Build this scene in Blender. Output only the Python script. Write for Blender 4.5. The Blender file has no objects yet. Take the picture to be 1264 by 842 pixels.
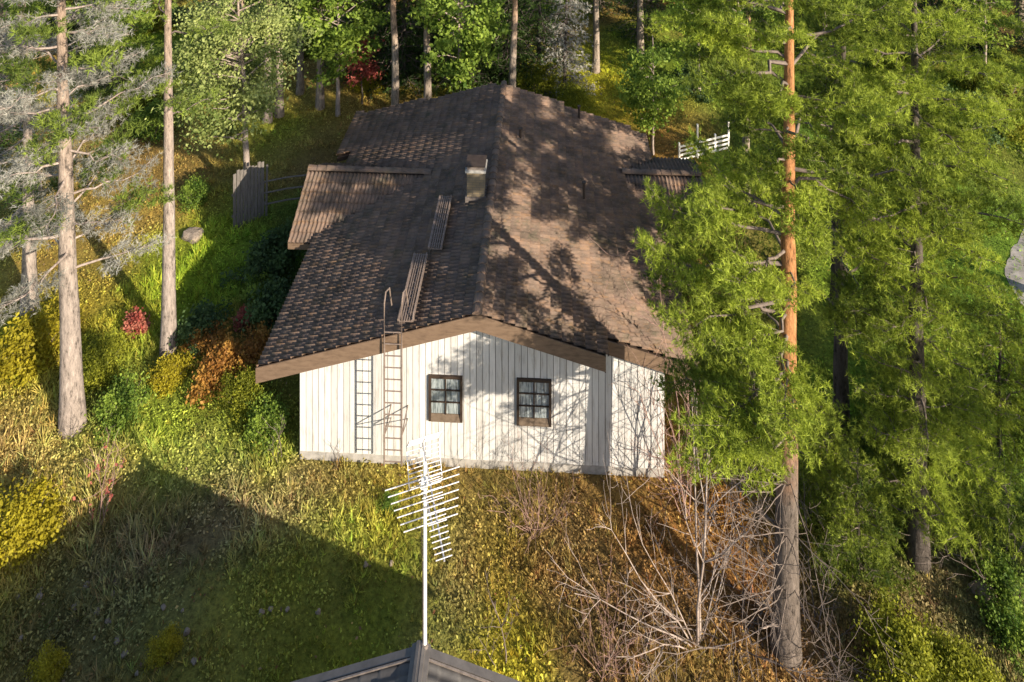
import bpy, math, random
import numpy as np
from mathutils import Matrix, Vector, Euler

# ------------------------------------------------------------------ camera
SC = bpy.context.scene
COL = SC.collection
CAM_H = 22.6                      # metres above the yard (drone)
FPX = 900.0                       # focal length in photograph pixels (1264 wide)
HOR = -364.0                      # row of the horizon in the photograph
cam = bpy.data.cameras.new('camera')
cam.sensor_width = 36.0
cam.lens = FPX / 1264.0 * 36.0
cam.shift_y = -(421.0 - HOR) / 1264.0     # level camera, view shifted down (verticals stay vertical)
cam.clip_end = 3000.0
cam_o = bpy.data.objects.new('camera', cam); COL.objects.link(cam_o)
cam_o.location = (0, 0, CAM_H); cam_o.rotation_euler = (math.radians(90), 0, 0)
SC.camera = cam_o

# ------------------------------------------------------------------ sky and sun
SUN_EL = math.radians(24.3)
SUN_AZ = math.atan2(0.73, -0.683)          # clockwise from +Y, sun behind the camera to the right
w = bpy.data.worlds.new('World'); SC.world = w; w.use_nodes = True
nt = w.node_tree; nt.nodes.clear()
sky = nt.nodes.new('ShaderNodeTexSky'); sky.sky_type = 'NISHITA'; sky.sun_disc = False
sky.air_density = 1.0; sky.dust_density = 1.0; sky.ozone_density = 1.0; sky.sun_elevation = SUN_EL; sky.sun_rotation = SUN_AZ
bg = nt.nodes.new('ShaderNodeBackground'); bg.inputs['Strength'].default_value = 0.115
wo = nt.nodes.new('ShaderNodeOutputWorld')
nt.links.new(sky.outputs[0], bg.inputs[0]); nt.links.new(bg.outputs[0], wo.inputs[0])
sun = bpy.data.lights.new('sun', 'SUN'); sun.energy = 5.0; sun.angle = math.radians(0.4); sun.color = (1.0, 0.87, 0.68)
sun_o = bpy.data.objects.new('sun', sun); COL.objects.link(sun_o)
to_sun = Vector((math.sin(SUN_AZ) * math.cos(SUN_EL), math.cos(SUN_AZ) * math.cos(SUN_EL), math.sin(SUN_EL)))
sun_o.rotation_euler = to_sun.to_track_quat('Z', 'Y').to_euler(); sun_o.location = (20, -20, 40)
vs = SC.view_settings
vs.view_transform = 'Standard'; vs.look = 'None'; vs.gamma = 1.0; vs.use_curve_mapping = False
vs.exposure = 1.05

# ------------------------------------------------------------------ helpers
def tag(o, label=None, cat=None, group=None, kind=None):
    if label: o['label'] = label
    if cat: o['category'] = cat
    if group: o['group'] = group
    if kind: o['kind'] = kind
    return o

def link(o, parent=None):
    COL.objects.link(o)
    if parent is not None: o.parent = parent
    return o

def empty(name, loc=(0, 0, 0), rz=0.0):
    o = bpy.data.objects.new(name, None); o.empty_display_size = 0.3
    o.location = loc; o.rotation_euler = (0, 0, rz)
    return link(o)

def site(px, py):
    """survey point: image coordinate of a foot on the ground -> metres on the yard"""
    Y = FPX * CAM_H / (py - HOR)
    return (px - 632.0) * Y / FPX, Y

class MB:
    """small mesh builder"""
    def __init__(s): s.v = []; s.f = []
    def add(s, vs, fs):
        b = len(s.v); s.v += [tuple(p) for p in vs]; s.f += [tuple(b + i for i in f) for f in fs]; return s
    def box(s, x0, x1, y0, y1, z0, z1):
        return s.add([(x0,y0,z0),(x1,y0,z0),(x1,y1,z0),(x0,y1,z0),(x0,y0,z1),(x1,y0,z1),(x1,y1,z1),(x0,y1,z1)],
                     [(0,3,2,1),(4,5,6,7),(0,1,5,4),(1,2,6,5),(2,3,7,6),(3,0,4,7)])
    def prism(s, poly, d):
        """polygon (list of 3-D points) extruded by vector d"""
        n = len(poly); d = Vector(d)
        vs = [Vector(p) for p in poly] + [Vector(p) + d for p in poly]
        fs = [tuple(range(n)), tuple(range(2*n-1, n-1, -1))] + [(i, n+i, n+(i+1) % n, (i+1) % n) for i in range(n)]
        return s.add(vs, fs)
    def tube(s, pts, rad, n=8, cap=True):
        pts = [Vector(p) for p in pts]
        if not hasattr(rad, '__len__'): rad = [rad] * len(pts)
        vs = []; fs = []
        for i, p in enumerate(pts):
            t = (pts[min(i+1, len(pts)-1)] - pts[max(i-1, 0)]).normalized()
            a = t.cross(Vector((0, 0, 1)))
            if a.length < 0.05: a = t.cross(Vector((0, 1, 0)))
            a.normalize(); b = t.cross(a)
            for k in range(n):
                th = 2 * math.pi * k / n
                vs.append(p + (a * math.cos(th) + b * math.sin(th)) * rad[i])
        for i in range(len(pts) - 1):
            for k in range(n):
                k2 = (k + 1) % n
                fs.append((i*n+k, i*n+k2, (i+1)*n+k2, (i+1)*n+k))
        if cap:
            fs.append(tuple(range(n-1, -1, -1))); fs.append(tuple((len(pts)-1)*n + k for k in range(n)))
        return s.add(vs, fs)
    def mesh(s, name, mat, smooth=False):
        me = bpy.data.meshes.new(name); me.from_pydata(s.v, [], s.f); me.validate()
        if mat: me.materials.append(mat)
        if smooth: me.polygons.foreach_set('use_smooth', [True] * len(me.polygons))
        me.update()
        return me
    def build(s, name, mat, parent=None, smooth=False, bevel=0.0):
        o = bpy.data.objects.new(name, s.mesh(name, mat, smooth))
        if bevel:
            m = o.modifiers.new('bevel', 'BEVEL'); m.width = bevel; m.segments = 2; m.limit_method = 'ANGLE'
        return link(o, parent)

def np_mesh(name, V, F, mat, col=None, smooth=False, colname='Col'):
    V = np.asarray(V, np.float32); F = np.asarray(F, np.int32)
    me = bpy.data.meshes.new(name); n, k = F.shape
    me.vertices.add(len(V)); me.vertices.foreach_set('co', V.ravel())
    me.loops.add(n * k); me.loops.foreach_set('vertex_index', F.ravel())
    me.polygons.add(n); me.polygons.foreach_set('loop_start', np.arange(0, n * k, k, dtype=np.int32))
    if smooth: me.polygons.foreach_set('use_smooth', np.ones(n, bool))
    if mat: me.materials.append(mat)
    if col is not None:
        a = me.attributes.new(colname, 'FLOAT_COLOR', 'POINT')
        c = np.ones((len(V), 4), np.float32); c[:, :col.shape[1]] = col
        a.data.foreach_set('color', c.ravel())
    me.update(calc_edges=True)
    return me

def obj(name, me, parent=None):
    return link(bpy.data.objects.new(name, me), parent)

# ---- numpy value noise
def vnoise(x, y, scale, seed):
    r = np.random.RandomState(seed); L = r.rand(64, 64)
    x = np.asarray(x) / scale; y = np.asarray(y) / scale
    xi = np.floor(x).astype(int); yi = np.floor(y).astype(int)
    fx = x - xi; fy = y - yi; fx = fx*fx*(3-2*fx); fy = fy*fy*(3-2*fy)
    g = lambda a, b: L[a % 64, b % 64]
    return (g(xi,yi)*(1-fx)+g(xi+1,yi)*fx)*(1-fy) + (g(xi,yi+1)*(1-fx)+g(xi+1,yi+1)*fx)*fy
def fnoise(x, y, scale, seed):
    return 0.55*vnoise(x,y,scale,seed)+0.3*vnoise(x,y,scale/2.1,seed+1)+0.15*vnoise(x,y,scale/4.3,seed+2)

# ------------------------------------------------------------------ materials
def new_mat(name):
    m = bpy.data.materials.new(name); m.use_nodes = True
    m.node_tree.nodes.clear()
    return m, m.node_tree.nodes, m.node_tree.links
def nd(N, t, **kw):
    n = N.new(t)
    for k, v in kw.items(): setattr(n, k, v)
    return n
def ramp(N, stops):
    r = N.new('ShaderNodeValToRGB')
    e = r.color_ramp.elements
    while len(e) < len(stops): e.new(0.5)
    for i, (p, c) in enumerate(stops): e[i].position = p; e[i].color = (*c, 1)
    return r

def surf_mat(name, cols, scale=4.0, rough=0.8, bump=0.2, bscale=None, stretch=(1,1,1), metallic=0.0, coord='Object', detail=6, spec=0.3):
    """noise-coloured surface with fine relief; cols = ramp stops"""
    m, N, L = new_mat(name)
    tc = nd(N, 'ShaderNodeTexCoord'); mp = nd(N, 'ShaderNodeMapping'); mp.inputs['Scale'].default_value = stretch
    L.new(tc.outputs[coord], mp.inputs[0])
    nz = nd(N, 'ShaderNodeTexNoise'); nz.inputs['Scale'].default_value = scale; nz.inputs['Detail'].default_value = detail; nz.inputs['Roughness'].default_value = 0.65
    L.new(mp.outputs[0], nz.inputs['Vector'])
    r = ramp(N, cols); L.new(nz.outputs['Fac'], r.inputs[0])
    b = nd(N, 'ShaderNodeBsdfPrincipled'); b.inputs['Roughness'].default_value = rough; b.inputs['Metallic'].default_value = metallic
    b.inputs['Specular IOR Level'].default_value = spec
    L.new(r.outputs[0], b.inputs['Base Color'])
    if bump:
        n2 = nd(N, 'ShaderNodeTexNoise'); n2.inputs['Scale'].default_value = bscale or scale * 4; n2.inputs['Detail'].default_value = 5
        L.new(mp.outputs[0], n2.inputs['Vector'])
        bp = nd(N, 'ShaderNodeBump'); bp.inputs['Strength'].default_value = bump; bp.inputs['Distance'].default_value = 0.02
        L.new(n2.outputs['Fac'], bp.inputs['Height']); L.new(bp.outputs[0], b.inputs['Normal'])
    o = nd(N, 'ShaderNodeOutputMaterial'); L.new(b.outputs[0], o.inputs[0])
    return m

def leaf_mat(name, c0, c1, trans=0.35, attr='Col', rough=0.6):
    """foliage: two tints mixed by the per-clump attribute, thin translucent leaves"""
    m, N, L = new_mat(name)
    at = nd(N, 'ShaderNodeAttribute', attribute_name=attr)
    mx = nd(N, 'ShaderNodeMix', data_type='RGBA'); mx.inputs['A'].default_value = (*c0, 1); mx.inputs['B'].default_value = (*c1, 1)
    sp = nd(N, 'ShaderNodeSeparateColor'); L.new(at.outputs['Color'], sp.inputs[0])
    oi = nd(N, 'ShaderNodeObjectInfo')
    ad = nd(N, 'ShaderNodeMath', operation='MULTIPLY_ADD'); ad.inputs[1].default_value = 0.3; 
    L.new(oi.outputs['Random'], ad.inputs[0]); 
    sb = nd(N, 'ShaderNodeMath', operation='SUBTRACT'); sb.inputs[1].default_value = 0.15
    L.new(sp.outputs[0], sb.inputs[0]); L.new(sb.outputs[0], ad.inputs[2])
    L.new(ad.outputs[0], mx.inputs['Factor'])
    d = nd(N, 'ShaderNodeBsdfPrincipled'); d.inputs['Roughness'].default_value = rough; d.inputs['Specular IOR Level'].default_value = 0.25
    t = nd(N, 'ShaderNodeBsdfTranslucent'); ms = nd(N, 'ShaderNodeMixShader'); ms.inputs[0].default_value = trans
    L.new(mx.outputs['Result'], d.inputs['Base Color']); L.new(mx.outputs['Result'], t.inputs[0])
    L.new(d.outputs[0], ms.inputs[1]); L.new(t.outputs[0], ms.inputs[2])
    o = nd(N, 'ShaderNodeOutputMaterial'); L.new(ms.outputs[0], o.inputs[0])
    return m

def cover_mat(name, trans=0.3):
    """ground cover: own colour stored per plant"""
    m, N, L = new_mat(name)
    at = nd(N, 'ShaderNodeAttribute', attribute_name='Col')
    d = nd(N, 'ShaderNodeBsdfPrincipled'); d.inputs['Roughness'].default_value = 0.75; d.inputs['Specular IOR Level'].default_value = 0.15
    t = nd(N, 'ShaderNodeBsdfTranslucent'); ms = nd(N, 'ShaderNodeMixShader'); ms.inputs[0].default_value = trans
    L.new(at.outputs['Color'], d.inputs['Base Color']); L.new(at.outputs['Color'], t.inputs[0])
    L.new(d.outputs[0], ms.inputs[1]); L.new(t.outputs[0], ms.inputs[2])
    o = nd(N, 'ShaderNodeOutputMaterial'); L.new(ms.outputs[0], o.inputs[0])
    return m

def ground_mat():
    m, N, L = new_mat('moss and soil')
    at = nd(N, 'ShaderNodeAttribute', attribute_name='Col')
    tc = nd(N, 'ShaderNodeTexCoord')
    nz = nd(N, 'ShaderNodeTexNoise'); nz.inputs['Scale'].default_value = 9; nz.inputs['Detail'].default_value = 8; nz.inputs['Roughness'].default_value = 0.7
    L.new(tc.outputs['Object'], nz.inputs['Vector'])
    r = ramp(N, [(0.3, (0.35, 0.3, 0.28)), (0.5, (0.85, 0.85, 0.8)), (0.72, (1.35, 1.3, 1.1))])
    L.new(nz.outputs['Fac'], r.inputs[0])
    mx = nd(N, 'ShaderNodeMix', data_type='RGBA', blend_type='MULTIPLY'); mx.inputs['Factor'].default_value = 1
    L.new(at.outputs['Color'], mx.inputs['A']); L.new(r.outputs[0], mx.inputs['B'])
    b = nd(N, 'ShaderNodeBsdfPrincipled'); b.inputs['Roughness'].default_value = 0.95; b.inputs['Specular IOR Level'].default_value = 0.1
    L.new(mx.outputs['Result'], b.inputs['Base Color'])
    n2 = nd(N, 'ShaderNodeTexNoise'); n2.inputs['Scale'].default_value = 14; n2.inputs['Detail'].default_value = 8
    L.new(tc.outputs['Object'], n2.inputs['Vector'])
    bp = nd(N, 'ShaderNodeBump'); bp.inputs['Strength'].default_value = 0.9; bp.inputs['Distance'].default_value = 0.08
    L.new(n2.outputs['Fac'], bp.inputs['Height']); L.new(bp.outputs[0], b.inputs['Normal'])
    o = nd(N, 'ShaderNodeOutputMaterial'); L.new(b.outputs[0], o.inputs[0])
    return m

def tile_mat():
    m, N, L = new_mat('concrete roof tile')
    g = nd(N, 'ShaderNodeNewGeometry'); oi = nd(N, 'ShaderNodeObjectInfo')
    a = nd(N, 'ShaderNodeMath', operation='ADD'); L.new(g.outputs['Random Per Island'], a.inputs[0]); L.new(oi.outputs['Random'], a.inputs[1])
    fr = nd(N, 'ShaderNodeMath', operation='FRACT'); L.new(a.outputs[0], fr.inputs[0])
    r = ramp(N, [(0.0, (0.118, 0.083, 0.066)), (0.5, (0.14, 0.099, 0.079)), (1.0, (0.166, 0.118, 0.092))])
    L.new(fr.outputs[0], r.inputs[0])
    nz = nd(N, 'ShaderNodeTexNoise'); nz.inputs['Scale'].default_value = 1.3; nz.inputs['Detail'].default_value = 9; nz.inputs['Roughness'].default_value = 0.72
    L.new(g.outputs['Position'], nz.inputs['Vector'])
    r2 = ramp(N, [(0.36, (0.55, 0.58, 0.55)), (0.5, (0.95, 0.95, 0.95)), (0.68, (1.45, 1.3, 1.15))])
    L.new(nz.outputs['Fac'], r2.inputs[0])
    mx = nd(N, 'ShaderNodeMix', data_type='RGBA', blend_type='MULTIPLY'); mx.inputs['Factor'].default_value = 1
    L.new(r.outputs[0], mx.inputs['A']); L.new(r2.outputs[0], mx.inputs['B'])
    # pale lichen freckles
    n3 = nd(N, 'ShaderNodeTexNoise'); n3.inputs['Scale'].default_value = 22; n3.inputs['Detail'].default_value = 4
    L.new(g.outputs['Position'], n3.inputs['Vector'])
    r3 = ramp(N, [(0.62, (0, 0, 0)), (0.72, (0.55, 0.55, 0.55))]); L.new(n3.outputs['Fac'], r3.inputs[0])
    m2 = nd(N, 'ShaderNodeMix', data_type='RGBA'); L.new(r3.outputs[0], m2.inputs['Factor']); L.new(mx.outputs['Result'], m2.inputs['A']); m2.inputs['B'].default_value = (0.24, 0.21, 0.16, 1)
    mp = nd(N, 'ShaderNodeMapping'); mp.inputs['Scale'].default_value = (0.5, 1.6, 1.0); L.new(g.outputs['Position'], mp.inputs[0])
    n4 = nd(N, 'ShaderNodeTexNoise'); n4.inputs['Scale'].default_value = 2.6; n4.inputs['Detail'].default_value = 10; n4.inputs['Roughness'].default_value = 0.8
    L.new(mp.outputs[0], n4.inputs['Vector'])
    r4 = ramp(N, [(0.52, (0, 0, 0)), (0.66, (0.8, 0.8, 0.8))]); L.new(n4.outputs['Fac'], r4.inputs[0])
    m4 = nd(N, 'ShaderNodeMix', data_type='RGBA'); L.new(r4.outputs[0], m4.inputs['Factor']); L.new(m2.outputs['Result'], m4.inputs['A']); m4.inputs['B'].default_value = (0.21, 0.12, 0.06, 1)  # orange-brown drifts: needle litter, with sunlit patches put into the colour
    n5 = nd(N, 'ShaderNodeTexNoise'); n5.inputs['Scale'].default_value = 0.9; n5.inputs['Detail'].default_value = 9; n5.inputs['Roughness'].default_value = 0.75
    L.new(g.outputs['Position'], n5.inputs['Vector'])
    r5 = ramp(N, [(0.55, (0, 0, 0)), (0.68, (0.7, 0.7, 0.7))]); L.new(n5.outputs['Fac'], r5.inputs[0])
    m5 = nd(N, 'ShaderNodeMix', data_type='RGBA'); L.new(r5.outputs[0], m5.inputs['Factor']); L.new(m4.outputs['Result'], m5.inputs['A']); m5.inputs['B'].default_value = (0.055, 0.058, 0.035, 1)
    b = nd(N, 'ShaderNodeBsdfPrincipled'); b.inputs['Roughness'].default_value = 0.8; b.inputs['Specular IOR Level'].default_value = 0.25
    L.new(m5.outputs['Result'], b.inputs['Base Color'])
    bp = nd(N, 'ShaderNodeBump'); bp.inputs['Strength'].default_value = 0.5; bp.inputs['Distance'].default_value = 0.02
    L.new(n3.outputs['Fac'], bp.inputs['Height']); L.new(bp.outputs[0], b.inputs['Normal'])
    o = nd(N, 'ShaderNodeOutputMaterial'); L.new(b.outputs[0], o.inputs[0])
    return m

def bark_mat(name, low, high, z0, z1):
    """pine bark: scaly grey-brown butt, orange upper trunk (colour of the bark itself)"""
    m, N, L = new_mat(name)
    tc = nd(N, 'ShaderNodeTexCoord'); mp = nd(N, 'ShaderNodeMapping'); mp.inputs['Scale'].default_value = (1, 1, 0.3)
    L.new(tc.outputs['Object'], mp.inputs[0])
    nz = nd(N, 'ShaderNodeTexNoise'); nz.inputs['Scale'].default_value = 9; nz.inputs['Detail'].default_value = 9; nz.inputs['Roughness'].default_value = 0.78
    L.new(mp.outputs[0], nz.inputs['Vector'])
    sx = nd(N, 'ShaderNodeSeparateXYZ'); L.new(tc.outputs['Object'], sx.inputs[0])
    n3 = nd(N, 'ShaderNodeTexNoise'); n3.inputs['Scale'].default_value = 1.5; n3.inputs['Detail'].default_value = 4; L.new(tc.outputs['Object'], n3.inputs['Vector'])
    zz = nd(N, 'ShaderNodeMath', operation='MULTIPLY_ADD'); zz.inputs[1].default_value = 3.0; L.new(n3.outputs['Fac'], zz.inputs[0]); L.new(sx.outputs['Z'], zz.inputs[2])
    mr = nd(N, 'ShaderNodeMapRange'); mr.inputs['From Min'].default_value = z0 + 1.5; mr.inputs['From Max'].default_value = z1 + 1.5
    L.new(zz.outputs[0], mr.inputs['Value'])
    def var(c):
        r = ramp(N, [(0.38, tuple(x*0.25 for x in c)), (0.47, tuple(x*0.8 for x in c)), (0.56, c), (0.7, tuple(min(1, x*1.7) for x in c))]); L.new(nz.outputs['Fac'], r.inputs[0]); return r
    a = var(low); b2 = var(high)
    mx = nd(N, 'ShaderNodeMix', data_type='RGBA'); L.new(mr.outputs[0], mx.inputs['Factor']); L.new(a.outputs[0], mx.inputs['A']); L.new(b2.outputs[0], mx.inputs['B'])
    b = nd(N, 'ShaderNodeBsdfPrincipled'); b.inputs['Roughness'].default_value = 0.9; b.inputs['Specular IOR Level'].default_value = 0.15
    L.new(mx.outputs['Result'], b.inputs['Base Color'])
    bp = nd(N, 'ShaderNodeBump'); bp.inputs['Strength'].default_value = 0.9; bp.inputs['Distance'].default_value = 0.05
    L.new(nz.outputs['Fac'], bp.inputs['Height']); L.new(bp.outputs[0], b.inputs['Normal'])
    o = nd(N, 'ShaderNodeOutputMaterial'); L.new(b.outputs[0], o.inputs[0])
    return m

def glass_mat():
    m, N, L = new_mat('window glass')
    t = nd(N, 'ShaderNodeBsdfTransparent'); t.inputs[0].default_value = (0.85, 0.9, 0.92, 1)
    g = nd(N, 'ShaderNodeBsdfGlossy'); g.inputs['Roughness'].default_value = 0.03
    f = nd(N, 'ShaderNodeLayerWeight'); pw = nd(N, 'ShaderNodeMath', operation='POWER'); pw.inputs[1].default_value = 5.0; L.new(f.outputs['Facing'], pw.inputs[0])
    k = nd(N, 'ShaderNodeMath', operation='MULTIPLY_ADD'); k.inputs[1].default_value = 0.85; k.inputs[2].default_value = 0.1; L.new(pw.outputs[0], k.inputs[0])
    ms = nd(N, 'ShaderNodeMixShader'); L.new(k.outputs[0], ms.inputs[0]); L.new(t.outputs[0], ms.inputs[1]); L.new(g.outputs[0], ms.inputs[2])
    o = nd(N, 'ShaderNodeOutputMaterial'); L.new(ms.outputs[0], o.inputs[0])
    return m

def vary_by_object(m, lo, hi):
    N, L = m.node_tree.nodes, m.node_tree.links
    b = next(n for n in N if n.type == 'BSDF_PRINCIPLED'); src = b.inputs['Base Color'].links[0].from_socket
    oi = nd(N, 'ShaderNodeObjectInfo'); mr = nd(N, 'ShaderNodeMapRange'); mr.inputs['To Min'].default_value = lo; mr.inputs['To Max'].default_value = hi
    L.new(oi.outputs['Random'], mr.inputs['Value'])
    mx = nd(N, 'ShaderNodeMix', data_type='RGBA', blend_type='MULTIPLY'); mx.inputs['Factor'].default_value = 1
    L.new(src, mx.inputs['A']); L.new(mr.outputs[0], mx.inputs['B']); L.new(mx.outputs['Result'], b.inputs['Base Color'])

def brick_mat():
    m, N, L = new_mat('chimney brick')
    tc = nd(N, 'ShaderNodeTexCoord'); mp = nd(N, 'ShaderNodeMapping'); mp.inputs['Rotation'].default_value = (math.radians(90), 0, 0)
    L.new(tc.outputs['Object'], mp.inputs[0])
    br = nd(N, 'ShaderNodeTexBrick'); br.inputs['Scale'].default_value = 1.0
    br.inputs['Color1'].default_value = (0.2, 0.15, 0.09, 1); br.inputs['Color2'].default_value = (0.15, 0.12, 0.085, 1); br.inputs['Mortar'].default_value = (0.1, 0.09, 0.08, 1)
    br.inputs['Brick Width'].default_value = 0.25; br.inputs['Row Height'].default_value = 0.085; br.inputs['Mortar Size'].default_value = 0.008
    L.new(mp.outputs[0], br.inputs['Vector'])
    b = nd(N, 'ShaderNodeBsdfPrincipled'); b.inputs['Roughness'].default_value = 0.9; L.new(br.outputs['Color'], b.inputs['Base Color'])
    bp = nd(N, 'ShaderNodeBump'); bp.inputs['Strength'].default_value = 0.5; bp.inputs['Distance'].default_value = 0.01; bp.invert = True
    L.new(br.outputs['Fac'], bp.inputs['Height']); L.new(bp.outputs[0], b.inputs['Normal'])
    o = nd(N, 'ShaderNodeOutputMaterial'); L.new(b.outputs[0], o.inputs[0])
    return m

M = dict(
    tile=tile_mat(), ground=ground_mat(), glass=glass_mat(), brick=brick_mat(), cover=cover_mat('ground plants'),
    board=surf_mat('white painted board', [(0.3, (0.42, 0.39, 0.36)), (0.46, (0.57, 0.56, 0.55)), (0.7, (0.64, 0.63, 0.62))], 2.2, 0.6, 0.1, 20, (6, 6, 0.7)),
    gap=surf_mat('shadow gap board', [(0.3, (0.04, 0.033, 0.028)), (0.7, (0.075, 0.06, 0.05))], 6, 0.9, 0.2),
    plinth=surf_mat('grey concrete plinth', [(0.3, (0.24, 0.23, 0.21)), (0.55, (0.36, 0.34, 0.32)), (0.75, (0.43, 0.41, 0.38))], 5, 0.9, 0.3),
    fascia=surf_mat('tan painted fascia', [(0.3, (0.1, 0.066, 0.045)), (0.5, (0.15, 0.1, 0.067)), (0.75, (0.19, 0.13, 0.09))], 3, 0.7, 0.15, 18, (1, 4, 4)),
    dark=surf_mat('dark brown paint', [(0.3, (0.03, 0.02, 0.016)), (0.7, (0.06, 0.042, 0.032))], 6, 0.55, 0.1),
    sill=surf_mat('brown window board', [(0.3, (0.1, 0.072, 0.05)), (0.7, (0.16, 0.12, 0.09))], 8, 0.7, 0.1),
    curtain=surf_mat('white curtain', [(0.38, (0.12, 0.13, 0.14)), (0.5, (0.36, 0.37, 0.38)), (0.62, (0.6, 0.6, 0.6))], 6, 0.9, 0.0, None, (5, 1, 0.4)),  # flat sheet: shade of the folds is put into the colour
    steel=surf_mat('dark galvanised steel', [(0.3, (0.12, 0.1, 0.09)), (0.7, (0.24, 0.2, 0.18))], 12, 0.55, 0.1, metallic=0.3),
    ladder=surf_mat('weathered ladder steel', [(0.3, (0.12, 0.09, 0.075)), (0.7, (0.22, 0.17, 0.145))], 12, 0.6, 0.1),
    alu=surf_mat('bright aluminium', [(0.3, (0.42, 0.4, 0.42)), (0.7, (0.6, 0.58, 0.58))], 14, 0.35, 0.05, metallic=0.5),
    metalroof=surf_mat('charcoal roof steel', [(0.3, (0.036, 0.033, 0.032)), (0.7, (0.06, 0.055, 0.053))], 5, 0.6, 0.1, spec=0.5),
    metaltrim=surf_mat('grey roof flashing', [(0.3, (0.06, 0.054, 0.052)), (0.7, (0.095, 0.086, 0.083))], 5, 0.55, 0.08, spec=0.5),
    bark=bark_mat('pine bark', (0.14, 0.115, 0.1), (0.4, 0.19, 0.085), 3.5, 6.0),
    barkgrey=bark_mat('grey pine bark', (0.3, 0.25, 0.22), (0.29, 0.21, 0.16), 5, 14),
    barkdark=bark_mat('dark spruce bark', (0.09, 0.075, 0.065), (0.1, 0.085, 0.07), 4, 10),
    barkpale=bark_mat('pale forest bark', (0.28, 0.23, 0.19), (0.33, 0.2, 0.12), 4, 8),
    birch=surf_mat('pale twig bark', [(0.3, (0.16, 0.12, 0.1)), (0.55, (0.32, 0.26, 0.23)), (0.75, (0.44, 0.38, 0.34))], 9, 0.8, 0.2, None, (1, 1, 0.3)),
    twigred=surf_mat('reddish twig bark', [(0.3, (0.18, 0.1, 0.085)), (0.7, (0.36, 0.24, 0.2))], 9, 0.8, 0.2, None, (1, 1, 0.3)),
    twigdark=surf_mat('dead twig bark', [(0.3, (0.09, 0.07, 0.06)), (0.7, (0.2, 0.16, 0.14))], 9, 0.8, 0.2, None, (1, 1, 0.3)),
    greywood=surf_mat('weathered grey wood', [(0.3, (0.07, 0.06, 0.055)), (0.5, (0.13, 0.115, 0.105)), (0.75, (0.2, 0.175, 0.16))], 5, 0.9, 0.3, 25, (6, 6, 0.6)),
    white=surf_mat('white garden paint', [(0.3, (0.66, 0.64, 0.6)), (0.7, (0.82, 0.8, 0.77))], 6, 0.6, 0.1),
    stone=surf_mat('grey field stone', [(0.3, (0.13, 0.1, 0.08)), (0.5, (0.25, 0.2, 0.16)), (0.75, (0.36, 0.3, 0.24))], 6, 0.9, 0.6, 14),
    gravel=surf_mat('pale lane gravel', [(0.3, (0.2, 0.18, 0.165)), (0.55, (0.3, 0.275, 0.255)), (0.75, (0.38, 0.355, 0.33))], 3, 0.95, 0.4, 30),
    pine=leaf_mat('pine needles', (0.035, 0.065, 0.014), (0.29, 0.37, 0.06), 0.38),
    pine2=leaf_mat('yellow green pine needles', (0.045, 0.08, 0.012), (0.4, 0.48, 0.06), 0.4),
    spruce=leaf_mat('spruce needles', (0.01, 0.028, 0.009), (0.08, 0.14, 0.025), 0.24),
    lichen=leaf_mat('grey lichen twigs', (0.13, 0.13, 0.11), (0.42, 0.41, 0.37), 0.15),
    leaf=leaf_mat('green leaves', (0.06, 0.12, 0.016), (0.3, 0.4, 0.06), 0.42),
    leafpale=leaf_mat('pale green leaves', (0.12, 0.17, 0.04), (0.42, 0.47, 0.16), 0.42),
    leafdark=leaf_mat('dark green leaves', (0.03, 0.06, 0.025), (0.1, 0.16, 0.05), 0.35),
    leafyellow=leaf_mat('yellow autumn leaves', (0.26, 0.22, 0.015), (0.46, 0.4, 0.03), 0.42),
    leaforange=leaf_mat('orange autumn leaves', (0.27, 0.12, 0.03), (0.48, 0.27, 0.06), 0.4),
    leafred=leaf_mat('red autumn leaves', (0.32, 0.06, 0.05), (0.45, 0.17, 0.12), 0.4),
    leafolive=leaf_mat('olive shrub leaves', (0.12, 0.14, 0.012), (0.36, 0.37, 0.035), 0.42),
)

vary_by_object(M['board'], 0.82, 1.06)

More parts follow.
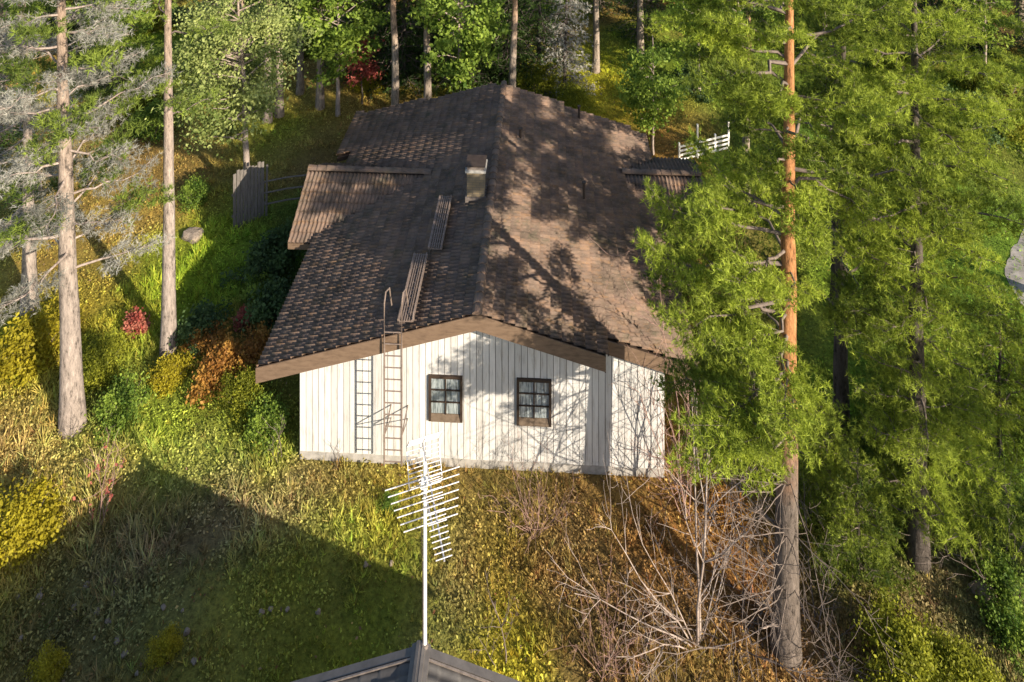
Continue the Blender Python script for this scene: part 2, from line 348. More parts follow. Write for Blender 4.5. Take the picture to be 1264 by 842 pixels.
# ------------------------------------------------------------------ ground
# plan patches: (foot px, py, radius across m, radius deep m, colour, plant height, weight)
YEL=(0.31,0.27,0.02); YGR=(0.18,0.25,0.02); GRN=(0.06,0.11,0.02); LGR=(0.1,0.17,0.022); STR=(0.27,0.19,0.085); RUS=(0.26,0.12,0.045)
BRN=(0.15,0.095,0.05); DRY=(0.16,0.125,0.085); LAWN=(0.14,0.16,0.02); DGR=(0.03,0.07,0.02); OCH=(0.25,0.165,0.05); PNK=(0.28,0.18,0.12)
PATCH=[(30,650,2.2,2,YEL,.16,2),(40,430,2.4,2.4,YEL,.16,2),(20,560,2.6,1.8,STR,.3,2.2),(90,590,1.6,1.2,STR,.3,1.2),(150,480,2,1.5,LGR,.16,1.6),(215,500,1.1,1.3,YGR,.08,2.5),(280,440,2,1.6,OCH,.2,1.4),
 (150,250,3.5,5,OCH,.07,2.4),(110,180,4,4,BRN,.06,1.6),(250,330,1.7,3,YGR,.26,3),(200,340,1.2,3,YGR,.24,2),(300,520,1.8,1.6,YGR,.2,1.4),(170,590,2,1.6,YGR,.18,1.0),
 (200,640,3,1.6,DRY,.26,2.4),(100,690,2.5,1.4,DRY,.24,2),(330,650,2.4,1.4,DRY,.22,1.6),(60,760,2,1.2,DGR,.14,1.6),(150,800,2.6,1,BRN,.18,1.6),(350,780,3.4,1.6,LAWN,.06,3.2),(460,740,1.6,1.2,GRN,.08,1.6),(200,730,2,.9,GRN,.14,1.4),
 (420,590,2.2,.8,STR,.16,1.8),(470,620,1.8,1.2,YEL,.14,1.6),(400,640,1.6,.9,YGR,.12,1.4),(600,600,2,.8,BRN,.12,1.6),(600,660,1.8,1.2,OCH,.14,1.6),(620,770,.9,2,YEL,.12,2.6),(560,700,1,1.2,DRY,.14,1.4),
 (700,650,1.6,1.4,BRN,.12,1.8),(780,600,2.4,1,OCH,.12,1.6),(820,680,2,2,RUS,.1,1.4),(900,700,1.6,2.5,RUS,.1,2.2),(760,780,2.4,1.4,BRN,.14,1.6),(960,800,2,1.2,BRN,.1,1.6),(1060,760,2,1.2,BRN,.1,1.6),
 (1180,740,2,1.3,PNK,.05,2.2),(1240,700,1.5,1.2,LGR,.16,1.2),(1250,800,2,1,GRN,.16,1.6),(1250,330,6,7,LGR,.05,3.0),(1200,480,4,3,LGR,.08,2),(1180,600,3,2,DGR,.14,1.4),(1050,600,3,2,GRN,.12,1.4),
 (720,130,3.5,5,YEL,.12,2.6),(650,110,3,4,YGR,.14,1.6),(820,185,2.2,2.2,RUS,.02,3.0),(330,350,2.2,5,DGR,.16,1.6),(370,190,3,3,BRN,.14,1.6),(330,160,2.5,3,YGR,.12,1.6),(420,130,3,3,OCH,.12,1.4),(920,90,6,5,LGR,.1,1.6),(1000,180,5,4,GRN,.1,1.4)]
PT = []
for p in PATCH:
    x, y = site(p[0], p[1]); PT.append((x, y, p[2], p[3], np.array(p[4]), p[5], p[6]))

def ground_info(x, y):
    x = np.asarray(x, float); y = np.asarray(y, float)
    n1 = fnoise(x, y, 5.0, 11); n2 = fnoise(x+40, y, 2.2, 23)
    pal = np.array([GRN, YGR, OCH, BRN])
    wts = np.stack([np.clip(1-np.abs(n1*4.2-0.6-k)*1.0, 0, 1) for k in range(4)], -1) + 0.05
    wts /= wts.sum(-1, keepdims=True)
    col = wts @ pal; h = 0.12 * np.ones_like(x); W = 0.45 * np.ones_like(x)
    acc = col * W[..., None]; hac = h * W
    jx = x + (fnoise(x, y, 1.7, 5) - .5) * 2.0; jy = y + (fnoise(x, y, 1.9, 7) - .5) * 2.4
    for (px, py, rx, ry, c, hh, wt) in PT:
        g = wt * np.exp(-(((jx-px)/rx)**2 + ((jy-py)/ry)**2))
        acc = acc + g[..., None] * c; hac = hac + g * hh; W = W + g
    col = acc / W[..., None]; h = hac / W
    v = (0.85 + 1.0 * n2)[..., None]
    return col * v, h

def gz(x, y):
    x = np.asarray(x, float); y = np.asarray(y, float)
    z = (fnoise(x, y, 4.0, 31) - 0.5) * 0.34 + (fnoise(x, y, 1.1, 37) - 0.5) * 0.12
    dx = np.maximum(np.maximum(-7.3 - x, x - 5.6), 0); dy = np.maximum(np.maximum(20.9 - y, y - 34.5), 0)
    k = np.clip(np.hypot(dx, dy) / 1.6, 0.0, 1)
    return z * k
def gz1(x, y): return float(gz(np.array([x]), np.array([y]))[0])

ax = np.concatenate([-np.geomspace(1500, 44, 14), np.arange(-42, 42.01, 0.3), np.geomspace(44, 1500, 14)])
ay = np.concatenate([-np.geomspace(1500, 10, 12), np.arange(-6, 6, 2.0), np.arange(6, 62, 0.3), np.geomspace(63, 2500, 18)])
GX, GY = np.meshgrid(ax, ay)
GZ = gz(GX, GY); gc, gh = ground_info(GX, GY)
V = np.stack([GX, GY, GZ], -1).reshape(-1, 3)
nx, ny = len(ax), len(ay); idx = np.arange(nx * ny).reshape(ny, nx)
F = np.stack([idx[:-1, :-1], idx[:-1, 1:], idx[1:, 1:], idx[1:, :-1]], -1).reshape(-1, 4)
tag(obj('ground', np_mesh('ground', V, F, M['ground'], gc.reshape(-1, 3) * 0.8, smooth=True)), kind='structure')

# gravel lane far right
LP = np.array([(90, 54), (60, 46), (36, 37), (27, 32.8), (23.0, 30.2), (20.9, 28.0), (21.2, 25.2), (25, 18), (34, 5)])
tl = np.linspace(0, len(LP)-1, 130); lx_ = np.interp(tl, np.arange(len(LP)), LP[:, 0]); ly_ = np.interp(tl, np.arange(len(LP)), LP[:, 1])
for _ in range(6):
    lx_[1:-1] = (lx_[:-2]+lx_[1:-1]*2+lx_[2:])/4; ly_[1:-1] = (ly_[:-2]+ly_[1:-1]*2+ly_[2:])/4
tx, ty = np.gradient(lx_), np.gradient(ly_); tn = np.hypot(tx, ty)
lane = []
for k in np.linspace(-1, 1, 9):
    e = 1.7 + 0.25*(fnoise(lx_, ly_, 1.5, 91)-.5)*4
    ax_, ay_ = lx_ + ty/tn*k*e, ly_ - tx/tn*k*e
    lane.append(np.stack([ax_, ay_, gz(ax_, ay_) + 0.07 - 0.05*k*k], -1))
lane = np.stack(lane, 1).reshape(-1, 3)
mb = MB().add(lane.tolist(), [(i*9+k, i*9+k+1, (i+1)*9+k+1, (i+1)*9+k) for i in range(129) for k in range(8)])
tag(mb.build('lane', M['gravel']), kind='structure')

# ------------------------------------------------------------------ the brown-roofed house
ROT = math.radians(2.8)
house = empty('wooden_house', (-6.35, 21.85, 0), -ROT)
tag(house, 'white vertical-boarded house with a broad brown tiled gable roof', 'house')
def h2w(u, v):
    c, s_ = math.cos(ROT), math.sin(ROT)
    return -6.35 + u*c + v*s_, 21.85 - u*s_ + v*c
RU, RZ, SL, EAVE = 5.4, 5.2, 0.28, 6.4
VF, VFR, UJ = -0.8, -0.25, 9.05          # front verge, set-back verge on the right, where it jogs
def v_end(u): return 12.0 - 0.095 * (u - RU)
def zmain(u): return RZ - SL * abs(u - RU)
# left cross-gable wing and right porch roof (local coordinates)
WL = dict(v0=4.25, v1=8.7, vm=6.5, ue=-1.88, zr=4.5, ze=3.3)
def z_wing(u, v):
    zf = WL['ze'] + (WL['zr']-WL['ze']) * min(1, (v-WL['v0'])/(WL['vm']-WL['v0']), (WL['v1']-v)/(WL['v1']-WL['vm']))
    return zf
def in_wing(u, v): return WL['v0'] <= v <= WL['v1'] and u >= WL['ue']
PR = dict(v0=6.1, v1=9.7, vm=7.9, u1=13.5, zr=3.86, sl=0.3)
def z_porch(v): return PR['zr'] - PR['sl'] * abs(v - PR['vm'])

# walls
mb = MB()
mb.prism([(0.03, 0.03, -0.3), (10.77, 0.03, -0.3), (10.77, 0.03, zmain(10.77)-0.22), (RU, 0.03, RZ-0.22), (0.03, 0.03, zmain(0.03)-0.22)], (0, 11.3, 0))
mb.prism([(-1.4, 4.8, -0.3), (-1.4, 8.2, -0.3), (-1.4, 8.2, 3.3), (-1.4, 6.5, 4.2), (-1.4, 4.8, 3.3)], (1.5, 0, 0))
mb.box(10.7, 12.9, 6.7, 9.2, -0.3, 3.2)
wall = mb.build('wall', M['gap'], house)
MB().box(-0.02, 10.82, 0.0, 0.1, -0.4, 0.33).build('plinth', M['plinth'], house, bevel=0.01)
rng = random.Random(4)
nb = 57; bw = 10.8 / nb
for i in range(nb):
    u0 = i*bw + 0.008; u1 = (i+1)*bw - 0.008; d = rng.uniform(0.0, 0.006)
    zl, zr_ = zmain(u0)-0.2, zmain(u1)-0.2; zb = 0.29 + rng.uniform(-.006, .006)
    m_ = MB().prism([(u0, -0.03-d, zb), (u1, -0.03-d, zb), (u1, -0.03-d, zr_), (u0, -0.03-d, zl)], (0, 0.05, 0))
    if u0 < RU < u1:
        m_ = MB().prism([(u0, -0.03-d, zb), (u1, -0.03-d, zb), (u1, -0.03-d, zr_), (RU, -0.03-d, RZ-0.2), (u0, -0.03-d, zl)], (0, 0.05, 0))
    m_.build('board', M['board'], wall)
for k in range(44):       # boards of the left and right side walls
    for (uu, s_) in ((0.0, -1), (10.8, 1)):
        v0 = 0.04 + k*0.25
        MB().box(uu - 0.012 + s_*0.012, uu + 0.012 + s_*0.012, v0, v0+0.235, 0.29, zmain(uu)-0.25).build('board', M['board'], wall)

# windows
def window(u0, u1, z0, z1):
    fw = 0.075
    f = MB()
    f.box(u0, u0+fw, -0.1, -0.02, z0, z1).box(u1-fw, u1, -0.1, -0.02, z0, z1)
    f.box(u0+fw, u1-fw, -0.097, -0.02, z1-fw, z1)
    wn = f.build('window', M['dark'], house)
    zb = z0 + 0.2
    MB().add([(u0+fw,-0.105,z0),(u1-fw,-0.105,z0),(u1-fw,-0.06,zb),(u0+fw,-0.06,zb),(u0+fw,-0.02,z0),(u1-fw,-0.02,z0),(u1-fw,-0.02,zb),(u0+fw,-0.02,zb)],
             [(0,1,2,3),(4,7,6,5),(0,4,5,1),(3,2,6,7),(0,3,7,4),(1,5,6,2)]).build('sill', M['sill'], wn)
    MB().box(u0+fw, u1-fw, -0.038, -0.034, zb, z1-fw).build('curtain', M['curtain'], wn)
    cx = (u0+u1)/2; iu0, iu1 = u0+fw, u1-fw; iz0, iz1 = zb, z1-fw
    for a, b in ((iu0, cx-0.018), (cx+0.018, iu1)):
        for r in range(3):
            za = iz0 + (iz1-iz0)*r/3 + 0.012; zc = iz0 + (iz1-iz0)*(r+1)/3 - 0.012
            MB().add([(a,-0.06,za),(b,-0.06,za),(b,-0.06,zc),(a,-0.06,zc)],[(0,1,2,3)]).build('pane', M['glass'], wn)
    MB().box(cx-0.018, cx+0.018, -0.08, -0.045, iz0, iz1).build('muntin', M['dark'], wn)
    for r in (1, 2):
        z = iz0 + (iz1-iz0)*r/3
        MB().box(iu0, iu1, -0.077, -0.047, z-0.014, z+0.014).build('muntin', M['dark'], wn)
    return wn
window(3.89, 4.9, 1.42, 2.76)
window(6.5, 7.52, 1.42, 2.78)

# roof deck, eaves and fascias
def slab(mb, poly, zf, th, drop):
    top = [(u, v, zf(u, v)-drop) for u, v in poly]; n = len(poly)
    bot = [(u, v, z-th) for u, v, z in top]
    mb.add(top+bot, [tuple(range(n)), tuple(range(2*n-1, n-1, -1))] + [(i, n+i, n+(i+1) % n, (i+1) % n) for i in range(n)])
zm = lambda u, v: zmain(u)
mb = MB()
slab(mb, [(RU, VF), (RU, v_end(RU)), (RU-7.0, v_end(RU-7.0)), (RU-7.0, 9.3), (RU-EAVE, 9.3), (RU-EAVE, VF)], zm, 0.16, 0.05)
slab(mb, [(RU, VF), (UJ, VF), (UJ, VFR), (RU+EAVE, VFR), (RU+EAVE, v_end(RU+EAVE)), (RU, v_end(RU))], zm, 0.16, 0.05)
zw = lambda u, v: z_wing(u, v)
slab(mb, [(WL['ue'], WL['v0']), (2.9, WL['v0']), (2.9, WL['vm']), (WL['ue'], WL['vm'])], lambda u, v: WL['ze']+(WL['zr']-WL['ze'])*(v-WL['v0'])/(WL['vm']-WL['v0']), 0.14, 0.05)
slab(mb, [(WL['ue'], WL['v1']), (WL['ue'], WL['vm']), (2.9, WL['vm']), (2.9, WL['v1'])], lambda u, v: WL['ze']+(WL['zr']-WL['ze'])*(WL['v1']-v)/(WL['v1']-WL['vm']), 0.14, 0.05)
zp = lambda u, v: z_porch(v)
slab(mb, [(10.0, PR['v0']), (PR['u1'], PR['v0']), (PR['u1'], PR['vm']), (10.0, PR['vm'])], zp, 0.14, 0.05)
slab(mb, [(10.0, PR['vm']), (PR['u1'], PR['vm']), (PR['u1'], PR['v1']), (10.0, PR['v1'])], zp, 0.14, 0.05)
roof = mb.build('roof', M['dark'], house)

def verge(u0, u1, v, h0=0.44, th=0.035, top=0.03):
    ps = [(u0, v-th, zmain(u0)+top), (u1, v-th, zmain(u1)+top), (u1, v-th, zmain(u1)+top-h0), (u0, v-th, zmain(u0)+top-h0)]
    return MB().prism(ps, (0, th-0.004, 0)).build('fascia', M['fascia'], roof)
verge(RU-EAVE-0.02, RU-0.001, VF); verge(RU+0.001, UJ, VF)
MB().box(UJ-0.03, UJ+0.005, VF, VFR-0.04, zmain(UJ)-0.46, zmain(UJ)+0.03).build('fascia', M['dark'], roof)
verge(UJ+0.006, RU+EAVE+0.02, VFR, 0.4)
MB().box(RU-EAVE-0.03, RU-EAVE+0.004, VF, 9.28, zmain(RU-EAVE)-0.36, zmain(RU-EAVE)-0.03).build('fascia', M['dark'], roof)
MB().box(RU+EAVE-0.004, RU+EAVE+0.03, VFR, v_end(RU+EAVE), zmain(RU+EAVE)-0.36, zmain(RU+EAVE)-0.03).build('fascia', M['dark'], roof)
MB().box(WL['ue']-0.02, 0.0, WL['v0']-0.03, WL['v0']+0.002, WL['ze']-0.22, WL['ze']-0.02).build('fascia', M['fascia'], roof)
for (va, vb_) in ((WL['v0'], WL['vm']), (WL['v1'], WL['vm'])):
    MB().prism([(WL['ue']-0.004, va, WL['ze']+.04), (WL['ue']-0.004, vb_, WL['zr']+.04), (WL['ue']-0.004, vb_, WL['zr']-.22), (WL['ue']-0.004, va, WL['ze']-.22)], (-0.03, 0, 0)).build('fascia', M['fascia'], roof)
MB().box(PR['u1']-0.004, PR['u1']+0.03, PR['v0'], PR['v1'], 3.05, 3.3).build('fascia', M['dark'], roof)
# soffit boards closing the front overhang
for s_ in (-1, 1):
    ue = RU + s_*(EAVE-0.05) if s_ < 0 else UJ-0.05
    MB().prism([(RU+s_*0.002, VF+0.003, RZ-0.26), (ue, VF+0.003, zmain(ue)-0.26), (ue, VF+0.003, zmain(ue)-0.29), (RU+s_*0.002, VF+0.003, RZ-0.29)], (0, 0.8, 0)).build('soffit', M['fascia'], roof)

# tiles: double-roll concrete tile, one mesh shared
TW, TL = 0.30, 0.345
def tile_geo():
    n = 9; xs = np.linspace(-TW/2-0.004, TW/2+0.004, n)
    wv = 0.036 * np.cos(2*np.pi*2*xs/TW)
    lo = [(x, -0.20, z+0.068) for x, z in zip(xs, wv)]; hi = [(x, 0.20, z+0.002) for x, z in zip(xs, wv)]; lip = [(x, -0.196, z+0.003) for x, z in zip(xs, wv)]
    V = np.array(lo+hi+lip)
    F = [(i, i+1, n+i+1, n+i) for i in range(n-1)] + [(2*n+i, 2*n+i+1, i+1, i) for i in range(n-1)]
    return V, np.array(F)
TV, TF = tile_geo()
tile_me = np_mesh('tile', TV, TF, M['tile'])
tiles = []      # (matrix 4x4, distance)
rt = np.random.RandomState(9)
def lay(origin, across, up, cols, rows, ok, row0=0):
    """origin = eave corner on the plane; across/up unit vectors in the plane"""
    ex = np.array(across, float); ey = np.array(up, float); ez = np.cross(ex, ey)
    for r in range(row0, rows):
        for c in range(cols):
            p = np.array(origin) + ex*((c+0.5)*TW) + ey*((r+0.5)*TL)
            if not ok(p[0], p[1]): continue
            p = p + ez * (0.0 + rt.uniform(-.004, .006))
            a = rt.uniform(-.012, .012); t = rt.uniform(-.01, .01)
            x2 = ex*math.cos(a) + ey*math.sin(a); y2 = -ex*math.sin(a) + ey*math.cos(a); y2 = y2 + ez*t; y2 /= np.linalg.norm(y2)
            Mx = np.eye(4); Mx[:3, 0] = x2; Mx[:3, 1] = y2; Mx[:3, 2] = np.cross(x2, y2); Mx[:3, 3] = p
            X, Y = h2w(p[0], p[1]); tiles.append((Mx, math.hypot(X, Y, p[2]-CAM_H)))
cs = 1/math.sqrt(1+SL*SL); sn = SL*cs
nrow = int(EAVE/cs/TL)
NC = int((v_end(RU-7) - VF)/TW)+1
# left slope: across = -v .. (right-handed with up pointing to the ridge)
def ok_left(u, v):
    return v < v_end(u)-0.1 and u < RU-0.08 and (u > RU-EAVE or v > 9.4) and not (in_wing(u, v) and z_wing(u, v) > zmain(u)+0.03)
lay((RU-EAVE+0.04, VF+NC*TW, zmain(RU-EAVE+0.04)), (0, -1, 0), (cs, 0, sn), NC, nrow+1, ok_left, -2)
def ok_right(u, v):
    return v < v_end(u)-0.1 and u > RU+0.08 and (v > VFR-0.02 or u < UJ-0.05) and not (PR['v0'] < v < PR['v1'] and z_porch(v) > zmain(u)+0.03)
lay((RU+EAVE-0.04, VF, zmain(RU+EAVE-0.04)), (0, 1, 0), (-cs, 0, sn), NC, nrow+1, ok_right)
# wing: front, back and hip end
def plane(dz, dh):
    q = 1/math.hypot(dz, dh); return dh*q, dz*q
c1, s1 = plane(WL['zr']-WL['ze'], WL['vm']-WL['v0'])
okw = lambda u, v: v < WL['vm']-0.05 and z_wing(u, v) > zmain(u)-0.02 - (10 if u < RU-EAVE else 0)
lay((WL['ue'], WL['v0']+0.02, WL['ze']), (1, 0, 0), (0, c1, s1), 17, 8, okw)
c1, s1 = plane(WL['zr']-WL['ze'], WL['v1']-WL['vm'])
okb = lambda u, v: v > WL['vm']+0.05 and z_wing(u, v) > zmain(u)-0.02 - (10 if u < RU-EAVE else 0)
lay((WL['ue']+17*TW, WL['v1']-0.02, WL['ze']), (-1, 0, 0), (0, -c1, s1), 17, 8, okb)
c1, s1 = plane(PR['sl'], 1)
okp = lambda u, v: z_porch(v) > zmain(u)-0.02 or u > RU+EAVE
lay((10.0, PR['v0']+0.02, z_porch(PR['v0'])), (1, 0, 0), (0, c1, s1), 12, 5, okp)
lay((13.6, PR['v1']-0.02, z_porch(PR['v1'])), (-1, 0, 0), (0, -c1, s1), 12, 5, okp)
tiles.sort(key=lambda t: t[1])
for Mx, _ in tiles[:300]:
    o = bpy.data.objects.new('tile', tile_me); link(o, roof); o.matrix_basis = Matrix(Mx.tolist())
rest = np.array([t[0] for t in tiles[300:]])
TV4 = np.concatenate([TV, np.ones((len(TV), 1))], 1)
RV = np.einsum('nij,kj->nki', rest, TV4)[..., :3].reshape(-1, 3)
RF = (TF[None] + (np.arange(len(rest))*len(TV))[:, None, None]).reshape(-1, 4)
tag(obj('roof_tiles', np_mesh('roof_tiles', RV, RF, M['tile']), roof), kind='stuff')

# ridge and hip caps
cap = MB()
pr = []
for k in range(7):
    th = math.pi * k / 6
    pr.append((0.15*math.cos(th), 0.1*math.sin(th)-0.01))
vs_ = [(x, -0.2, z+0.02) for x, z in pr] + [(x*0.88, 0.2, z*0.88) for x, z in pr]
cap.add(vs_, [(i, i+1, 7+i+1, 7+i) for i in range(6)] + [tuple(range(6, -1, -1))])
cap_me = cap.mesh('ridge_tile', M['tile'])
def caps(a, b, step=0.36):
    a = Vector(a); b = Vector(b); d = (b-a); L_ = d.length; d.normalize(); n = int(L_/step)
    x = d.cross(Vector((0, 0, 1))).normalized(); z = x.cross(d)
    for i in range(n):
        o = bpy.data.objects.new('ridge_tile', cap_me); link(o, roof)
        p = a + d*((i+0.5)*L_/n)
        m3 = Matrix((x, d, z)).transposed().to_4x4(); m3.translation = p; o.matrix_basis = m3
caps((RU, VF-0.02, RZ+0.035), (RU, v_end(RU), RZ+0.035))
caps((WL['ue'], WL['vm'], WL['zr']+0.05), (2.9, WL['vm'], WL['zr']+0.05))
caps((10.4, PR['vm'], PR['zr']+0.04), (PR['u1'], PR['vm'], PR['zr']+0.04))

# chimney
cu, cv = 4.86, 4.5
ch = MB().box(cu-0.31, cu+0.31, cv-0.3, cv+0.3, zmain(cu)-0.3, 6.05).build('chimney', M['brick'], house, bevel=0.008)
MB().box(cu-0.37, cu+0.37, cv-0.36, cv+0.36, 6.05, 6.13).build('collar', M['plinth'], ch, bevel=0.01)
MB().box(cu-0.3, cu+0.3, cv-0.28, cv+0.28, 6.131, 6.25).build('flue', M['steel'], ch)
MB().box(cu-0.35, cu+0.35, cv-0.34, cv+0.34, 6.26, 6.285).build('rain_cap', M['dark'], ch)
MB().box(cu-0.36, cu+0.36, cv-0.36, cv+0.36, zmain(cu)-0.16, zmain(cu)+0.14).build('flashing', M['steel'], ch)
# roof vents
for (u, v, h, r) in ((8.75, 5.55, 0.65, 0.05), (8.8, 10.9, 0.55, 0.05), (6.3, 8.2, 0.35, 0.06)):
    vp = MB().tube([(u, v, zmain(u)-0.05), (u, v, zmain(u)+h)], r, 10).build('vent_pipe', M['dark'], house)
    MB().tube([(u, v, zmain(u)+h+0.002), (u, v, zmain(u)+h+0.05)], r*1.5, 10).build('cowl', M['dark'], vp)

# fixed wall ladder standing clear of the verge, walkway on the roof
LV = -0.94; lu0, lu1 = 2.76, 3.26
lad = MB()
ld = MB().tube([(lu0, LV, 0.95), (lu0, LV, 4.3), (lu0+0.0, LV, 5.55), (lu0+0.02, LV+0.1, 5.8), (lu0+0.08, LV+0.3, 5.75), (lu0+0.1, LV+0.5, 5.1)], 0.024, 8).build('ladder', M['ladder'], house)
MB().tube([(lu1, LV, 0.95), (lu1, LV, 4.3), (lu1, LV, 5.55), (lu1+0.02, LV+0.1, 5.8), (lu1+0.06, LV+0.3, 5.75), (lu1+0.08, LV+0.5, 5.15)], 0.024, 8).build('rail', M['ladder'], ld)
z = 1.05
while z < 4.75:
    MB().tube([(lu0, LV, z), (lu1, LV, z)], 0.016, 6).build('rung', M['ladder'], ld); z += 0.335
for z in (1.8,):
    for u in (lu0, lu1):
        MB().tube([(u, LV, z), (u, -0.02, z)], 0.018, 6).build('bracket', M['ladder'], ld)
        MB().tube([(u, LV, z-0.02), (u, -0.02, z-0.4)], 0.014, 6).build('bracket', M['ladder'], ld)

def walkway(uc, v0, v1, wdt=0.42, lift=0.28):
    zt = zmain(uc) + lift
    g = MB().box(uc-wdt/2-0.02, uc-wdt/2+0.02, v0, v1, zt-0.05, zt+0.02).box(uc+wdt/2-0.02, uc+wdt/2+0.02, v0, v1, zt-0.05, zt+0.02)
    wk = g.build('walkway', M['ladder'], house)
    for k in range(6):
        u = uc - wdt/2 + wdt*(k+0.5)/6
        MB().box(u-0.016, u+0.016, v0, v1, zt-0.03, zt).build('slat', M['ladder'], wk)
    n = int((v1-v0)/0.22)
    for k in range(n+1):
        v = v0 + (v1-v0)*k/n
        MB().box(uc-wdt/2+0.02, uc+wdt/2-0.02, v-0.012, v+0.012, zt-0.045, zt-0.031).build('crossbar', M['ladder'], wk)
    for v in (v0+0.2, (v0+v1)/2, v1-0.2):
        for u in (uc-wdt/2, uc+wdt/2):
            MB().tube([(u, v, zt-0.04), (u, v, zmain(u)-0.03)], 0.016, 6).build('foot', M['steel'], wk)
    MB().tube([(uc+wdt/2, v0, zt+0.02), (uc+wdt/2, v0+0.1, zt+0.12), (uc+wdt/2, v1-0.1, zt+0.12), (uc+wdt/2, v1, zt+0.02)], 0.016, 6).build('hand_rail', M['ladder'], wk)
walkway(3.32, VF+0.1, 1.85); walkway(3.76, 1.95, 4.45)

# ------------------------------------------------------------------ near building with the dark steel roof
NR = -math.radians(1.9)
nb_o = empty('metal_roofed_house', (-1.62, 13.0, 0), NR)
tag(nb_o, 'house with dark grey profiled steel roof below the aerial', 'house')
HW, NZ, NS = 5.8, 5.8, 0.33
nzf = lambda u: NZ - NS*abs(u)
MB().prism([(-5.2, -0.5, -0.3), (5.2, -0.5, -0.3), (5.2, -0.5, nzf(5.2)-0.15), (0, -0.5, NZ-0.15), (-5.2, -0.5, nzf(5.2)-0.15)], (0, -9.5, 0)).build('wall', M['board'], nb_o)
for s_ in (-1, 1):
    ns = 66; nv = 180; us = np.linspace(0.02, HW, ns*3); vv = np.linspace(-0.06, -10.4, 420)
    U, Vv = np.meshgrid(us, vv); st = (U % 0.35)/0.35
    Z = NZ - NS*U + 0.018*np.cos(2*np.pi*Vv/0.19) + 0.022*st
    P = np.stack([s_*U, Vv, Z], -1).reshape(-1, 3); n1 = len(us); n2 = len(vv); ii = np.arange(n1*n2).reshape(n2, n1)
    Fq = np.stack([ii[:-1, :-1], ii[1:, :-1], ii[1:, 1:], ii[:-1, 1:]], -1).reshape(-1, 4)
    if s_ < 0: Fq = Fq[:, ::-1]
    rs = obj('roof_sheet', np_mesh('roof_sheet', P, Fq, M['metalroof'], smooth=True), nb_o)
    a = (s_*0.14, 0, nzf(0.14)+0.035); b = (s_*HW, 0, nzf(HW)+0.035)
    MB().prism([a, b, (b[0], -0.13, b[2]), (a[0], -0.13, a[2])], (0, 0, 0.02)).build('verge_flashing', M['metaltrim'], nb_o)
    MB().prism([(a[0], -0.155, a[2]+0.005), (b[0], -0.155, b[2]+0.005), (b[0], -0.18, b[2]+0.005), (a[0], -0.18, a[2]+0.005)], (0, 0, 0.028)).build('verge_rib', M['steel'], nb_o)
    MB().prism([(s_*0.01, -0.01, NZ+0.02), (b[0], -0.01, b[2]-0.01), (b[0], -0.01, b[2]-0.2), (s_*0.01, -0.01, NZ-0.18)], (0, 0.025, 0)).build('fascia', M['metaltrim'], nb_o)
pr = [(-0.17, NZ-0.02), (-0.165, NZ+0.02), (-0.09, NZ+0.05), (-0.08, NZ+0.08), (-0.025, NZ+0.095), (-0.02, NZ+0.085), (0.02, NZ+0.085), (0.025, NZ+0.095), (0.08, NZ+0.08), (0.09, NZ+0.05), (0.165, NZ+0.02), (0.17, NZ-0.02)]
MB().prism([(x, 0.03, z) for x, z in pr], (0, -10.4, 0)).build('ridge_cap', M['metaltrim'], nb_o)

# ------------------------------------------------------------------ aerial on its mast
an = empty('antenna', (-1.55, 12.98, 5.85))
tag(an, 'silver television aerial on a tall mast at the steel roof ridge', 'antenna')
MB().tube([(0, 0, -0.02), (0, 0, 3.25)], 0.034, 12).build('mast', M['white'], an, smooth=False)
MB().tube([(0, 0, -0.02), (0, 0, 0.05)], 0.06, 12).build('mast_foot', M['steel'], an)
dr = Vector((0.3, -0.95, 0)).normalized(); pe = Vector((0.95, 0.3, 0)).normalized()
bz = 3.12; off = pe*0.05
bm = MB().tube([off - dr*0.55 + Vector((0, 0, bz)), off + dr*1.4 + Vector((0, 0, bz-0.06))], 0.014, 8).build('boom', M['alu'], an)
for k in range(15):
    t = 0.18 + k*0.085; c = off + dr*t + Vector((0, 0, bz - 0.06*t/1.4 + 0.016)); hl = 0.19 - k*0.004
    MB().tube([c - pe*hl, c + pe*hl], 0.0085, 6).build('director', M['alu'], bm)
for s_ in (-1, 1):                     # corner reflector: two raked grids
    rf = MB().tube([off - dr*0.5 + Vector((0, 0, bz)), off - dr*0.18 + Vector((0, 0, bz + s_*0.42))], 0.011, 6).build('reflector', M['alu'], an)
    for k in range(9):
        q = (k+1)/9; c = off - dr*(0.5-0.32*q) + Vector((0, 0, bz + s_*0.42*q))
        MB().tube([c - pe*0.3, c + pe*0.3], 0.008, 6).build('reflector_rod', M['alu'], rf)
    for e in (-0.3, 0.3):
        MB().tube([off - dr*0.47 + pe*e + Vector((0, 0, bz+s_*0.04)), off - dr*0.18 + pe*e + Vector((0, 0, bz + s_*0.42))], 0.008, 6).build('reflector_edge', M['alu'], rf)
MB().box(-0.06, 0.06, -0.14, -0.03, bz-0.2, bz-0.08).build('amplifier_box', M['white'], an, bevel=0.01)
vb = MB().tube([-pe*0.02 - dr*0.3 + Vector((0, 0, 2.78)), pe*0.03 + dr*0.62 + Vector((0, 0, 2.72))], 0.014, 8).build('boom', M['alu'], an)
for k in range(7):
    t = -0.2 + k*0.125; c = dr*t + Vector((0, 0, 2.78)); hl = 0.68 - 0.035*k
    MB().tube([c - pe*hl, c + pe*hl], 0.0095, 6).build('dipole', M['alu'], vb)
MB().tube([(0.02, 0, 2.5), Vector((0.02, 0, 2.5)) + dr*0.5 + Vector((0, 0, 0.2))], 0.01, 6).build('stay', M['alu'], an)
MB().tube([(-0.04, -0.02, bz-0.1), (-0.06, -0.05, 2.4), (-0.035, -0.03, 1.2), (-0.035, -0.03, 0.1)], 0.007, 5).build('cable', M['dark'], an)
